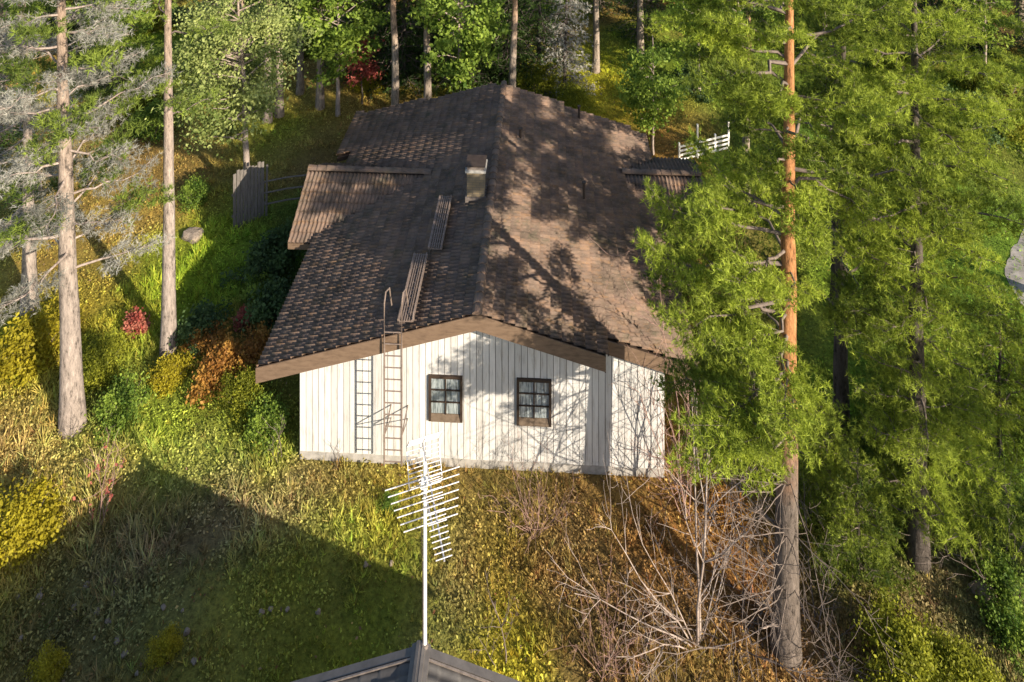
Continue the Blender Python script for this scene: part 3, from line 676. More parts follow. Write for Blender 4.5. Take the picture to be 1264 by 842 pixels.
# ------------------------------------------------------------------ plants: geometry generators
def norm(a): return a / (np.linalg.norm(a, axis=-1, keepdims=True) + 1e-9)

def blades(P, D, size, k, width, spread, R, tint):
    """k thin triangles radiating from each point"""
    n = len(P)
    d = norm(D[:, None, :] + spread * R.normal(size=(n, k, 3)))
    s = size[:, None, None] * R.uniform(0.7, 1.25, (n, k, 1))
    side = norm(np.cross(d, R.normal(size=(n, k, 3)))) * (width * size[:, None, None])
    p = P[:, None, :] + d * s * 0.08
    tip = p + d * s
    V = np.stack([p - side, p + side, tip], 2).reshape(-1, 3)
    F = np.arange(n*k*3).reshape(-1, 3)
    t = np.repeat(tint, k*3)[:, None] * np.ones((1, 3))
    return V, F, np.clip(t, 0, 1)

def leaves(P, size, R, tint, up=0.6, ratio=0.62):
    """rhombic folded leaves"""
    n = len(P)
    nrm = norm(R.normal(size=(n, 3)) + np.array([0, 0, up]))
    a = norm(np.cross(nrm, R.normal(size=(n, 3)))); b = np.cross(nrm, a)
    s = size[:, None]
    V = np.stack([P - a*s, P + b*s*ratio + nrm*s*0.12, P + a*s, P - b*s*ratio + nrm*s*0.12], 1).reshape(-1, 3)
    F = np.arange(n*4).reshape(-1, 4)
    return V, F, np.clip(np.repeat(tint, 4)[:, None]*np.ones((1, 3)), 0, 1)

def tubes_np(paths, n=5):
    """paths: list of (pts (m,3), radii (m,))"""
    VV = []; FF = []; base = 0
    for pts, rad in paths:
        pts = np.asarray(pts, float); rad = np.asarray(rad, float); m = len(pts)
        t = norm(np.gradient(pts, axis=0))
        ref = np.where(np.abs(t[:, 2:3]) > 0.9, np.array([[0.0, 1, 0]]), np.array([[0.0, 0, 1]]))
        a = norm(np.cross(t, ref)); b = np.cross(t, a)
        th = np.arange(n)*2*np.pi/n
        ring = pts[:, None] + rad[:, None, None]*(a[:, None]*np.cos(th)[None, :, None] + b[:, None]*np.sin(th)[None, :, None])
        VV.append(ring.reshape(-1, 3))
        i = np.arange(m*n).reshape(m, n); j = np.roll(i, -1, 1)
        FF.append(np.stack([i[:-1], j[:-1], j[1:], i[1:]], -1).reshape(-1, 4) + base); base += m*n
    return np.concatenate(VV), np.concatenate(FF)

def trunk_path(H, r0, lean, R, flare=1.25, wob=0.05, n=16):
    z = np.linspace(0, H, n)
    x = lean[0]*z/H + wob*np.cumsum(R.normal(size=n))*0.4; y = lean[1]*z/H + wob*np.cumsum(R.normal(size=n))*0.4
    x -= x[0]; y -= y[0]
    r = r0*(1 - 0.82*(z/H)**0.9); r[0] *= flare; r[1] *= 1 + (flare-1)*0.2
    z[0] = -0.3
    return np.stack([x, y, z], 1), r

def on_trunk(P, h):
    return np.array([np.interp(h, P[:, 2], P[:, 0]), np.interp(h, P[:, 2], P[:, 1]), h])

def conifer(seed, H, r0, limbs, lean=(0, 0), tuft=0.17, k=9, width=0.085, dens=1.0, barkm='bark', needle='pine', droop=0.0, flat=0.35, bare=0.35, spread=0.75, twig='twigdark', up=0.5, wob=0.05):
    """limbs: list of (height, azimuth deg, length, rise). Returns meshes trunk, branches, crown"""
    R = np.random.RandomState(seed)
    TP, TR = trunk_path(H, r0, lean, R, wob=wob)
    paths = []; tp = []; td = []; tt = []
    for (h, az, L, rise) in limbs:
        p0 = on_trunk(TP, h); a = math.radians(az); dirh = np.array([math.cos(a), math.sin(a), 0]); sd = np.array([-dirh[1], dirh[0], 0])
        m = 7; t = np.linspace(0, 1, m); bend = R.uniform(-.25, .25)
        pts = p0 + dirh*(L*t)[:, None] + sd*(L*bend*t**2)[:, None]
        pts[:, 2] += L*(rise*t + (droop + R.uniform(-.08, .12))*t**2)
        pts[1:] += R.normal(size=(m-1, 3))*0.03*L
        paths.append((pts, np.linspace(max(0.02, 0.016*L+0.008), 0.006, m)))
        tone = R.uniform(0.2, 0.8)
        ns = max(4, int(L/0.22*dens))
        for q in np.linspace(bare, 1.0, ns):
            c = np.array([np.interp(q, t, pts[:, i]) for i in range(3)])
            for s in (-1, 1):
                sl = (0.28*L*(1.15-q) + 0.22)*R.uniform(0.6, 1.25)
                dv = norm(dirh*R.uniform(0.35, 0.9) + sd*s*R.uniform(0.6, 1.0) + np.array([0, 0, R.uniform(-.15, .35) + droop*0.7]))
                if R.rand() < 0.45: paths.append((np.stack([c, c+dv*sl*0.5, c+dv*sl]), np.array([.009, .006, .004])))
                nt_ = max(2, int(sl/0.085*dens))
                f = R.uniform(0.25, 1.08, nt_)
                pp = c + dv*(sl*f)[:, None] + R.normal(size=(nt_, 3))*np.array([.09, .09, .09*flat+.03])
                tp.append(pp); td.append(np.repeat((dv*0.7 + np.array([0, 0, up]))[None], nt_, 0)); tt.append(tone + R.normal(size=nt_)*0.18)
    tv, tf = tubes_np([(TP, TR)], 14)
    trunk = np_mesh('trunk', tv, tf, M[barkm], smooth=True)
    bv, bf = tubes_np(paths, 4)
    br = np_mesh('branches', bv, bf, M[twig], smooth=True)
    P = np.concatenate(tp); D = np.concatenate(td); T = np.concatenate(tt)
    v, f, c = blades(P, D, tuft*R.uniform(.75, 1.25, len(P)), k, width, spread, R, T)
    crown = np_mesh('crown', v, f, M[needle], c)
    return dict(trunk=trunk, branches=br, crown=crown)

def pine_limbs(seed, h0, h1, n, lfun, rise=(0.1, 0.45)):
    R = np.random.RandomState(seed); out = []
    for i in range(n):
        h = h0 + (h1-h0)*(i+R.rand())/n
        out.append((h, (i*137.5 + R.uniform(-25, 25)) % 360, lfun((h-h0)/(h1-h0))*R.uniform(.7, 1.2), R.uniform(*rise)))
    return out

def spruce(seed, H, rad, needle='spruce', dead=False):
    R = np.random.RandomState(seed); limbs = []; h = 0.35; i = 0
    while h < H-0.3:
        for _ in range(4):
            limbs.append((h + R.uniform(-.12, .12), i*97 + R.uniform(-30, 30), rad*(1-h/H)**0.75*R.uniform(.65, 1.15)+0.15, R.uniform(-.12, .12))); i += 1
        h += 0.3 + 0.012*h
    return conifer(seed, H, H*0.0115, limbs, tuft=0.15, k=6, width=0.12, dens=0.72, barkm='barkdark', needle=needle, droop=-0.28, flat=0.4, bare=0.18, spread=0.5, up=-0.25)

def broadleaf(seed, H, r0, crown, nclump, per, leaf, mat='leaf', barkm='birch', lean=(0, 0), cl=0.55):
    """crown = (z centre, radius xy, radius z)"""
    R = np.random.RandomState(seed)
    TP, TR = trunk_path(H, r0, lean, R); paths = []; P = []; T = []
    zc, rx, rzz = crown
    for i in range(nclump):
        d = norm(R.normal(size=3)); rr = R.uniform(.45, 1.0)
        c = np.array([d[0]*rx*rr, d[1]*rx*rr, zc + d[2]*rzz*rr]) + np.array([lean[0], lean[1], 0])*zc/H
        h = max(0.15*H, min(H*0.96, c[2] - R.uniform(.2, .5)*np.hypot(c[0], c[1])-0.1)); p0 = on_trunk(TP, h)
        mid = (p0+c)/2 + R.normal(size=3)*0.12
        paths.append((np.stack([p0, mid, c]), np.array([r0*.28, r0*.16, .006])))
        n = int(per*R.uniform(.5, 1.4)); s = cl*R.uniform(.6, 1.2)
        P.append(c + R.normal(size=(n, 3))*np.array([s, s, s*0.5])*0.55); T.append(R.uniform(.1, .9) + R.normal(size=n)*.2)
    tv, tf = tubes_np([(TP, TR)], 10); bv, bf = tubes_np(paths, 5)
    P = np.concatenate(P); T = np.concatenate(T)
    v, f, c = leaves(P, leaf*R.uniform(.6, 1.3, len(P)), R, T)
    return dict(trunk=np_mesh('trunk', tv, tf, M[barkm], smooth=True), branches=np_mesh('branches', bv, bf, M[barkm], smooth=True), crown=np_mesh('crown', v, f, M[mat], c))

def bush(seed, rx, h, nclump, per, leaf, mat, twig='twigdark'):
    R = np.random.RandomState(seed); paths = []; P = []; T = []
    for i in range(nclump):
        a = R.uniform(0, 2*np.pi); lob = 0.72 + 0.3*math.sin(2*a+seed) + 0.22*math.sin(5*a+seed*2.3); rr = R.rand()**0.6*rx*lob; z = h*(0.15+1.0*R.rand()**1.3)*np.sqrt(max(0.05, 1-(rr/rx)**2*0.6))
        c = np.array([np.cos(a)*rr, np.sin(a)*rr, z])
        paths.append((np.stack([c*[.12, .12, 0]-[0, 0, .12], c*[.5, .5, .55]+R.normal(size=3)*.03, c]), np.array([.014, .01, .004])))
        n = int(per*R.uniform(.3, 1.8)); s = 0.13*rx*R.uniform(.5, 1.5)+0.03
        q = c + R.normal(size=(n, 3))*np.array([s, s, s*.7]); q[:, 2] = np.maximum(q[:, 2], 0.02)
        P.append(q); T.append(R.uniform(0, 1) + R.normal(size=n)*.18)
    bv, bf = tubes_np(paths, 4); P = np.concatenate(P); T = np.concatenate(T)
    v, f, c = leaves(P, leaf*R.uniform(.5, 1.6, len(P)), R, T, up=0.6)
    return dict(stems=np_mesh('stems', bv, bf, M[twig], smooth=True), foliage=np_mesh('foliage', v, f, M[mat], c))

def bare_shrub(seed, stems, mat, depth=3, nside=5):
    """stems: list of (azimuth, lean deg, length, radius)"""
    R = np.random.RandomState(seed); paths = []
    def grow(p, d, L, r, lv):
        m = 6; pts = [p]; dd = d.copy()
        for i in range(m-1):
            dd = norm(dd + R.normal(size=3)*0.13 + np.array([0, 0, 0.03])); pts.append(pts[-1] + dd*L/(m-1))
        pts = np.array(pts); paths.append((pts, np.linspace(r, max(.0035, r*.35), m)))
        if lv <= 0: return
        for q in range(int(2 + L*2.2)):
            i = R.randint(1, m); nd_ = norm(norm(pts[min(i, m-1)]-pts[i-1]) + R.normal(size=3)*0.75 + np.array([0, 0, .1]))
            grow(pts[i], nd_, L*R.uniform(.25, .5), max(.004, r*R.uniform(.35, .55)), lv-1)
    for (az, ln, L, r) in stems:
        a = math.radians(az); b = math.radians(ln)
        grow(np.array([R.uniform(-.12, .12), R.uniform(-.12, .12), -.1]), np.array([math.cos(a)*math.sin(b), math.sin(a)*math.sin(b), math.cos(b)]), L, r, depth)
    v, f = tubes_np(paths, 4)
    return dict(branches=np_mesh('branches', v, f, M[mat], smooth=True), _paths=paths)

def plant(name, parts, x, y, label, cat, group=None, rz=0.0, sc=1.0, z=None):
    e = empty(name, (x, y, gz1(x, y) if z is None else z), rz); e.scale = (sc, sc, sc) if not hasattr(sc, '__len__') else sc
    tag(e, label, cat, group)
    for k, me in parts.items():
        if not k.startswith('_'): obj(k, me, e)
    return e

# ------------------------------------------------------------------ trees that stand alone
# front pine beside the gable
FL = [(7.9,178,3.0,.12),(8.3,205,3.2,.1),(8.7,160,3.0,.12),(9.1,188,3.5,.12),(9.5,222,2.6,.15),(9.8,172,3.1,.15),(10.2,150,2.6,.2),(10.5,198,2.8,.2),(8.0,230,2.2,.1),
      (5.3,182,2.2,.1),(5.6,205,2.4,.1),(5.9,165,2.2,.12),(5.1,225,1.7,.05),(6.1,190,2.0,.1),
      (11.2,180,1.7,.2),(11.6,215,1.7,.2),(12.2,160,1.5,.2),(12.8,195,1.7,.25),(13.4,235,2.2,.25),(14,175,2.4,.3),(14.6,205,2.2,.3),(15.2,150,2.0,.3),
      (10.8,20,3.0,.2),(11.4,340,3.2,.15),(12,50,2.8,.2),(12.6,5,3.0,.25),(13.1,310,2.6,.25),(13.8,30,2.8,.3),(14.5,350,2.6,.3),(15,80,2.2,.3),(15.5,280,2.0,.3),(16,10,2,.3),
      (11.8,95,2.6,.2),(12.9,120,2.4,.2),(9.2,100,2.6,.15),(10.1,70,2.4,.15),(7.2,110,2.2,.1),(16.4,130,1.8,.4),(16.8,220,1.6,.4),(17.3,330,1.4,.5),(17.6,60,1.3,.5),(12.4,262,2.2,.2),(10.9,250,1.9,.15),(6.6,140,2.2,.1),(6.3,236,2.5,.1),(6.9,252,2.4,.1),(6.6,218,3.0,.08),(5.7,212,3.0,.05),(7.5,240,2.6,.1),(6.0,172,2.7,.08),(13.4,158,2.4,.2),(9.0,262,1.4,.1),(11.2,280,1.5,.1),(6.5,275,1.4,.05),(13.2,268,1.5,.1),(14.8,255,1.5,.2),(10.2,292,1.3,.1),(13.9,212,3.1,.2),(14.4,185,3.2,.2),(15.1,170,3.0,.25),(15.6,228,2.6,.25),(16.1,190,2.7,.3)]
fp = conifer(101, 18.6, 0.31, FL, lean=(0.25, 0.3), tuft=0.115, k=11, width=0.075, dens=1.9, barkm='bark', needle='pine2', twig='twigdark')
x, y = site(970, 806)
plant('pine_tree', fp, x, y, 'tall pine with flaking orange upper trunk beside the white gable corner', 'tree')
# dead snags on the lower front pine trunk are drawn by the brush further down

# lichen-hung pine and its neighbour on the left slope
LL = pine_limbs(7, 4.8, 15.5, 38, lambda t: 2.9 - 0.9*t, (-0.12, 0.25))
lichen = conifer(202, 17.5, 0.34, LL, lean=(-0.55, 0.2), tuft=0.13, k=8, width=0.055, dens=1.35, barkm='barkgrey', needle='lichen', twig='birch', spread=1.0, up=0.0, bare=0.3)
gl = pine_limbs(8, 6.0, 16.5, 24, lambda t: 2.4, (0, 0.3))
tmp = conifer(203, 17.5, 0.30, gl, lean=(-0.55, 0.2), tuft=0.17, k=8, dens=1.2, needle='pine')
lichen['needles'] = tmp['crown']
x, y = site(90, 528)
plant('pine_tree', lichen, x, y, 'grey barked pine hung with pale lichen, beside straw coloured grass', 'tree')
bp_l = pine_limbs(9, 11.0, 17.2, 18, lambda t: 2.2-0.9*t) + [(8.2, 20, 1.6, .1), (9.6, 200, 1.5, .1), (9.0, 320, 1.3, 0)]
bare_pine = conifer(204, 18.5, 0.25, bp_l, lean=(-0.1, 0.2), needle='pine', barkm='barkgrey', dens=0.9, wob=0.02)
x, y = site(208, 434)
plant('pine_tree', bare_pine, x, y, 'slim grey pine with a clean straight trunk above the bright grass', 'tree')
LL2 = pine_limbs(17, 3.4, 10.5, 24, lambda t: 2.6 - 0.9*t, (-0.1, 0.2))
snag = conifer(205, 12.0, 0.28, LL2, lean=(-0.3, 0.1), tuft=0.14, k=7, width=0.05, dens=1.1, barkm='barkgrey', needle='lichen', twig='birch', spread=1.0, up=0.0)
x, y = site(36, 384)
plant('pine_tree', snag, x, y, 'half dead pine with bare whitened boughs behind the lichen-hung pine', 'tree')

# leafy tree by the grey board fence
lt = broadleaf(301, 10.5, 0.17, (6.6, 2.6, 3.9), 90, 200, 0.08, 'leafpale', 'barkgrey', lean=(-0.6, 0), cl=0.8)
x, y = site(312, 262)
plant('leafy_tree', lt, x-0.4, y+0.6, 'light green leafy tree overhanging the grey board fence', 'tree')

# generic pines, spruces, broadleaves shared by many trees
PINES = [conifer(401, 17.5, 0.24, pine_limbs(21, 3.6, 17, 48, lambda t: 3.4-1.9*t), needle='pine2', dens=1.65, tuft=0.12, k=10, width=0.08, barkm='barkdark'),
         conifer(402, 18.5, 0.23, pine_limbs(22, 8.5, 18, 24, lambda t: 2.6-1.2*t), needle='pine', dens=1.0, tuft=0.14, k=8, barkm='barkpale')]
PINES.append(conifer(403, 16.5, 0.26, pine_limbs(23, 1.0, 16.2, 70, lambda t: 1.8 if t < .5 else (3.0 - 1.2*(t-.5)/.5), (0.0, .35)), needle='pine2', bare=0.16, dens=1.6, tuft=0.12, k=12, width=0.065, barkm='barkdark'))
SPR = [spruce(501, 15.0, 2.4), spruce(502, 12.0, 2.0)]
GREYS = spruce(503, 11.0, 1.7, 'lichen')
BRO = [broadleaf(601, 6.0, 0.08, (3.6, 1.6, 2.2), 46, 150, 0.085, 'leaf', 'birch'), broadleaf(602, 9.0, 0.11, (5.2, 2.2, 3.4), 60, 150, 0.1, 'leaf', 'birch')]

def P_(i, x, y, label, rz, sc=1.0, group=None): return plant('pine_tree', PINES[i], x, y, label, 'tree', group, rz, sc)
P_(0, 10.1, 22.4, 'bushy pine with dark trunk close behind the orange trunked pine', 0.6, (1, 1, 1.0))
P_(2, 10.7, 19.2, 'full yellow green pine branched to the ground beside the brush heap', 0.2, 1.0)
P_(0, 21.4, 26.6, 'wide pine at the edge of the lawn by the lane', 4.0, 1.0)
P_(0, 12.2, 27.4, 'dense pine beside the porch roof', 5.1, 0.95)
P_(1, 10.6, 33.0, 'pine behind the white garden railing', 3.3, 0.85)
# young conifers under them
young = conifer(410, 4.2, 0.06, pine_limbs(41, 0.3, 4.0, 34, lambda t: 1.5-1.2*t, (0.0, .3)), needle='pine2', tuft=0.1, k=10, dens=2.0, barkm='barkdark', bare=0.1)
for (px, py, sc, rz, lb) in [(1058, 718, .8, .3, 'young bushy pine at the foot of the brush heap'), (1175, 650, 1.15, 2, 'young bushy pine with yellowish tips beside the leaf litter slope'),
                             (1110, 600, 1.0, 4, 'young bushy pine under the full yellow green pine'), (1020, 640, .8, 1.2, 'small pine sapling beside the orange trunked pine'), (1235, 560, 1.2, 3.3, 'young bushy pine at the edge of the lane')]:
    x, y = site(px, py); plant('young_pine', young, x, y, lb, 'tree', None, rz, sc)

# trees with visible trunks behind the house
rear = [(345,142,1,0),(395,132,1,1),(417,141,2,0),(488,160,1,0.3),(527,163,1,2),(568,160,2,1),(633,168,1,4),(790,92,1,2),(862,112,2,3),(330,150,1,3),(297,120,1,5)]
REAR_L = ['pine with scaled grey trunk near the fence behind the leafy tree','slim pine with pale orange trunk beside the red leaved rowan','thin pale birch stem near the red leaved rowan','dark slim pine just behind the rear left roof corner','pale trunked pine among the dark spruces behind the ridge','thin birch among the dark spruces behind the ridge','straight reddish pine standing directly behind the ridge end','pine at the top of the yellow mossy slope','thin birch above the white garden railing','grey pine close beside the fence posts','pine behind the leafy tree crown']
for (px, py, kd, rz), lb in zip(rear, REAR_L):
    x, y = site(px, py)
    if kd == 2: plant('birch_tree', BRO[1], x, y, lb, 'tree', None, rz, 1.15)
    else: P_(1, x, y, lb, rz)
x, y = site(800, 196); plant('leafy_tree', BRO[0], x+0.3, y+0.3, 'bright green rounded leafy tree behind the rear right roof corner', 'tree', None, 1, 1.0)
x, y = site(697, 112); plant('spruce_tree', GREYS, x, y, 'dead grey spruce bristling with lichen above the mossy slope', 'tree')
x, y = site(447, 128); plant('rowan_tree', broadleaf(610, 4.2, 0.05, (2.6, 0.9, 1.5), 22, 90, 0.09, 'leafred', 'barkdark'), x, y, 'small red leaved rowan at the forest edge', 'tree')

# woodland fill
rw = random.Random(77); placed = [site(a, b) for a, b, _, _ in rear]
def free(x, y, d):
    for (a, b) in placed:
        if (a-x)**2 + (b-y)**2 < d*d: return False
    return True
def clear_zone(x, y):
    if 0.5 < x < 8.5 and y < 44: return True         # mossy slope
    if -24 < x < -12 and y < 41.5: return True        # open ground left
    if 12 < x < 26 and y < 44: return True
    if -13 < x < 0.5 and y < 42: return True
    return abs(x-np.interp(y, [5, 18, 25.2, 28, 30.2, 32.8, 37, 46, 54], [34, 25, 21.2, 20.9, 23, 27, 36, 60, 90])) < 3
cnt = 0; tries = 0
def where(x, y):
    z = 'behind the open brown ground' if x < -13 else 'behind the leafy tree and fence' if x < -8 else 'behind the ridge end of the house' if x < 1 else 'above the yellow mossy slope' if x < 9 else 'beyond the porch and white railing' if x < 18 else 'beyond the lawn by the lane'
    return z + (', at the forest edge' if y < 46 else ', deeper in the forest' if y < 58 else ', far back in the forest')
while cnt < 120 and tries < 6000:
    tries += 1
    y = rw.uniform(37.5, 74); x = rw.uniform(-0.78*y-3, 0.78*y+3)
    if clear_zone(x, y) or not free(x, y, 1.9): continue
    placed.append((x, y)); cnt += 1; q = rw.random(); rz = rw.uniform(0, 6.28)
    if q < 0.55: plant('spruce_tree', SPR[rw.randint(0, 1)], x, y, 'dark woodland spruce ' + where(x, y), 'tree', 'spruces ' + where(x, y), rz, rw.uniform(.8, 1.2))
    elif q < 0.8: P_(1, x, y, 'tall woodland pine ' + where(x, y), rz, rw.uniform(.9, 1.15), 'pines ' + where(x, y))
    else: plant('birch_tree', BRO[rw.randint(0, 1)], x, y, 'light green woodland birch ' + where(x, y), 'tree', 'birches ' + where(x, y), rz, rw.uniform(.9, 1.4))
# spruces crowding the back wall and the left edge
for (x, y, i, sc, lb) in [(-6.4, 43.4, 0, 1.0, 'dark spruce behind the rear left roof corner'), (-3.0, 43.2, 0, 1.05, 'dark spruce just behind the ridge end'), (-9.4, 44.5, 1, 1.0, 'dark spruce beside the slim dark pine'), (-0.2, 43.4, 1, 1.1, 'dark spruce beside the reddish pine'), (1.6, 43.5, 0, .9, 'spruce at the top left of the mossy slope'),
                    (-26, 37, 0, .8, 'green spruce beside the open brown ground'), (-23.5, 43, 1, .9, 'spruce at the back of the open brown ground'), (-17.5, 43.5, 0, .9, 'spruce behind the open brown ground near the leafy tree'), (-20.6, 31.0, 1, .55, 'small spruce behind the half dead pine')]:
    plant('spruce_tree', SPR[i], x, y, lb, 'tree', None, x*1.7, sc)
# trees beyond the sun side of the yard; they throw the dapple on the roof
for (x, y, i, rz, sc, lb) in [(17.5, 15.0, 0, 1, 1.0, 'pine on the near side of the lane by the steel roofed house'), (23.5, 12.0, 0, 5, 1.1, 'pine beyond the lane bend')]:
    P_(i, x, y, lb, rz, sc)

# ------------------------------------------------------------------ shrubs
B_green = bush(701, 0.9, 0.9, 40, 70, 0.05, 'leafdark'); B_yel = bush(702, 0.9, 0.75, 50, 120, 0.034, 'leafyellow'); B_or = bush(703, 0.9, 0.75, 44, 95, 0.042, 'leaforange')
B_red = bush(704, 0.45, 0.8, 22, 60, 0.045, 'leafred'); B_lit = bush(705, 0.8, 0.9, 45, 110, 0.036, 'leaf'); B_olive = bush(706, 1.0, 0.8, 70, 190, 0.028, 'leafolive')
for (px, py, me, sc, nm, lb) in [
    (40,445,B_yel,1.5,'shrub','yellow shrub below the half dead pine'),(25,670,B_yel,1.3,'shrub','yellow green shrub at the dark shade edge'),(270,470,B_or,1.1,'shrub','orange leaved shrub below the slim grey pine'),
    (315,450,B_or,1.0,'shrub','orange shrub touching the front left roof corner'),(255,430,B_or,.8,'shrub','small orange shrub at the foot of the slim grey pine'),(170,412,B_red,1.0,'shrub','rust red shrub between the two grey pines'),
    (300,405,B_red,.8,'shrub','reddish shrub in the house shade'),(210,470,B_yel,.8,'shrub','pale yellow shrub under the slim grey pine'),(316,365,B_lit,.75,'shrub','bright green sprig in the house shade'),(340,400,B_green,1.2,'shrub','dark shrub under the left eave'),
    (325,345,B_green,1.2,'shrub','dark shrub beside the left eave and bright sprig'),(345,320,B_green,1.1,'shrub','dark shrub below the cross-gable wing'),(330,540,B_lit,.9,'shrub','green shrub near the front left house corner'),(300,500,B_olive,.9,'shrub','olive shrub by the front left house corner'),
    (1115,842,B_olive,1.15,'shrub','large yellow green shrub beside the leaf litter'),(1180,858,B_olive,.9,'shrub','yellow green shrub adjoining the leaf litter'),(1235,740,B_lit,.8,'shrub','leafy green plant by the pink leaf litter'),(1250,800,B_lit,.8,'shrub','leafy green plant beside the yellow green shrubs'),
    (205,805,B_yel,.45,'shrub','small round yellow shrub on the shaded lawn'),(60,835,B_yel,.5,'shrub','small yellow shrub among the pale stones'),(455,110,B_yel,1.2,'shrub','round yellow shrub beside the red leaved rowan'),(240,250,B_lit,.9,'shrub','green shrub on the open brown ground'),
    (150,520,B_lit,1.0,'shrub','green shrub beside the lichen-hung pine'),(120,460,B_olive,1.0,'shrub','olive shrub behind the lichen-hung pine'),(900,640,B_or,.7,'shrub','rusty shrub beside the orange trunked pine'),
    (480,628,B_lit,.35,'shrub','tuft of green leaves in front of the plinth'),(250,420,B_green,1.0,'shrub','dark shrub at the edge of the house shade')]:
    x, y = site(px, py); plant(nm, me, x, y, lb, 'shrub', None, px*0.7, sc)
for i in range(34):
    y = rw.uniform(36.5, 52); x = rw.uniform(-0.7*y, 0.7*y)
    if abs(x-17) < 4 and y < 62: continue
    plant('shrub', [B_lit, B_green, B_olive][i % 3], x, y, ['light green', 'dark green', 'olive'][i % 3] + ' undergrowth shrub ' + where(x, y), 'shrub', ['light', 'dark', 'olive'][i % 3] + ' undergrowth ' + where(x, y), rw.uniform(0, 6), rw.uniform(.9, 1.7))

# bare saplings by the gable corner
bs = bare_shrub(801, [(100,8,4.6,.03),(30,14,4.0,.026),(160,12,3.8,.024),(250,18,3.0,.02),(70,22,3.4,.022),(200,30,2.4,.016)], 'twigred', 2)
x, y = site(848, 640); plant('bare_sapling', bs, x, y, 'leafless reddish sapling reaching up past the right roof edge', 'shrub')
bs2 = bare_shrub(802, [(95,5,5.0,.04),(80,9,4.6,.035),(165,38,3.2,.024),(185,58,3.2,.024),(205,66,2.8,.02),(0,30,2.6,.022),(30,55,2.6,.02),(140,48,3.0,.022),(330,62,2.2,.018)], 'birch', 2)
x, y = site(862, 800); plant('bare_sapling', bs2, x, y, 'pale leafless sapling with spreading boughs in front of the gable corner', 'shrub')
bs3 = bare_shrub(803, [(a, 28+((a*7) % 25), 1.3+((a*13) % 40)/50, .01) for a in range(0, 360, 30)], 'twigred', 2)
x, y = site(750, 838); plant('bare_shrub', bs3, x, y, 'dense pale leafless shrub beside the yellow leaf patch', 'shrub', None, .4, .9)
x, y = site(660, 655); plant('bare_shrub', bs3, x, y, 'small pale twiggy shrub on the brown ground below the gable', 'shrub', None, 2.4, .95)
# brush pile: fallen leafless boughs round the foot of the pine
brush = bare_shrub(804, [(a, 68+((a*7) % 18), 2.0+((a*13) % 40)/30, .02) for a in range(0, 360, 30)], 'twigdark', 2)
for (px, py, rz, lb) in [(910, 800, .3, 'heap of dead boughs left of the orange trunked pine foot'), (1010, 790, 2.2, 'heap of dead boughs right of the orange trunked pine foot'), (1240, 700, 4.0, 'heap of dead grey boughs beyond the pink leaf litter')]:
    x, y = site(px, py); plant('brush_heap', dict(boughs=brush['branches']), x, y, lb, 'brush', None, rz, .9)
snags = bare_shrub(805, [(a, 80+((a*7) % 14), 1.4+((a*13) % 40)/40, .018) for a in range(90, 271, 20)], 'twigdark', 2)
x, y = site(965, 806)
for i, (h, rz) in enumerate([(1.8, 0), (3.0, 0.4), (4.2, -.3)]):
    # dead lower boughs belong to the pine itself
    o = obj('dead_bough', snags['branches'], [q for q in bpy.data.objects if q.get('label', '').startswith('tall pine with flaking')][0]); o.location = (0, 0, h); o.rotation_euler = (0, 0, rz); o.scale = (.9, .9, .9)

# red leaved sapling in the shade edge
sp = bare_shrub(806, [(80,10,1.9,.016),(30,28,1.5,.012),(150,25,1.5,.012),(110,40,1.3,.01)], 'twigred', 2)
pts = np.concatenate([p[0][2:] for p in sp['_paths'][1:]]); R_ = np.random.RandomState(3); sel = pts[R_.choice(len(pts), 110)]
sel = sel[sel[:, 2] < 1.1]
v, f, c = leaves(sel + R_.normal(size=sel.shape)*.05, .055*R_.uniform(.7, 1.3, len(sel)), R_, R_.rand(len(sel)))
sp['foliage'] = np_mesh('foliage', v, f, M['leafred'], c)
x, y = site(125, 652); plant('red_sapling', sp, x, y, 'thin pale stemmed sapling with crimson leaves at the shade edge', 'shrub')
dk = bare_shrub(807, [(75,12,1.6,.02),(200,20,1.2,.012),(340,25,1.0,.01)], 'twigdark', 2)
x, y = site(620, 812); plant('bare_sapling', dk, x, y, 'small dark leafless sapling in the yellow leaf patch', 'shrub')
for (px, py, s_, lb) in [(345, 562, .8, 'thin dead stalk beside the front left house corner'), (418, 572, .5, 'short dead stalk against the plinth')]:
    x, y = site(px, py); plant('dead_stalk', dict(branches=dk['branches']), x, y-.1, lb, 'shrub', None, 1, s_)

# ------------------------------------------------------------------ fence, railing, stones
x, y = site(318, 272)
fn = empty('board_fence', (x, y, gz1(x, y)), math.radians(38)); tag(fn, 'weathered grey board fence with three pole rails near the cross-gable wing', 'fence')
for k in range(9):
    MB().box(-1.05+k*0.15, -1.05+k*0.15+0.13, -0.012, 0.012, -0.3, 2.35+0.06*((k*5) % 3)).build('plank', M['greywood'], fn)
for z in (0.5, 1.4): MB().box(-1.1, 0.35, 0.013, 0.06, z, z+0.09).build('crosspiece', M['greywood'], fn)
for z in (0.5, 1.0, 1.5): MB().tube([(0.3, 0.0, z), (1.2, -0.35, z+.02), (2.4, -0.9, z-0.02)], 0.035, 7).build('pole_rail', M['greywood'], fn)
MB().tube([(2.35, -0.85, -0.3), (2.35, -0.85, 1.7)], 0.05, 8).build('post', M['greywood'], fn)
MB().tube([(0.38, 0.0, -0.3), (0.42, 0.0, 2.2)], 0.05, 8).build('post', M['greywood'], fn)

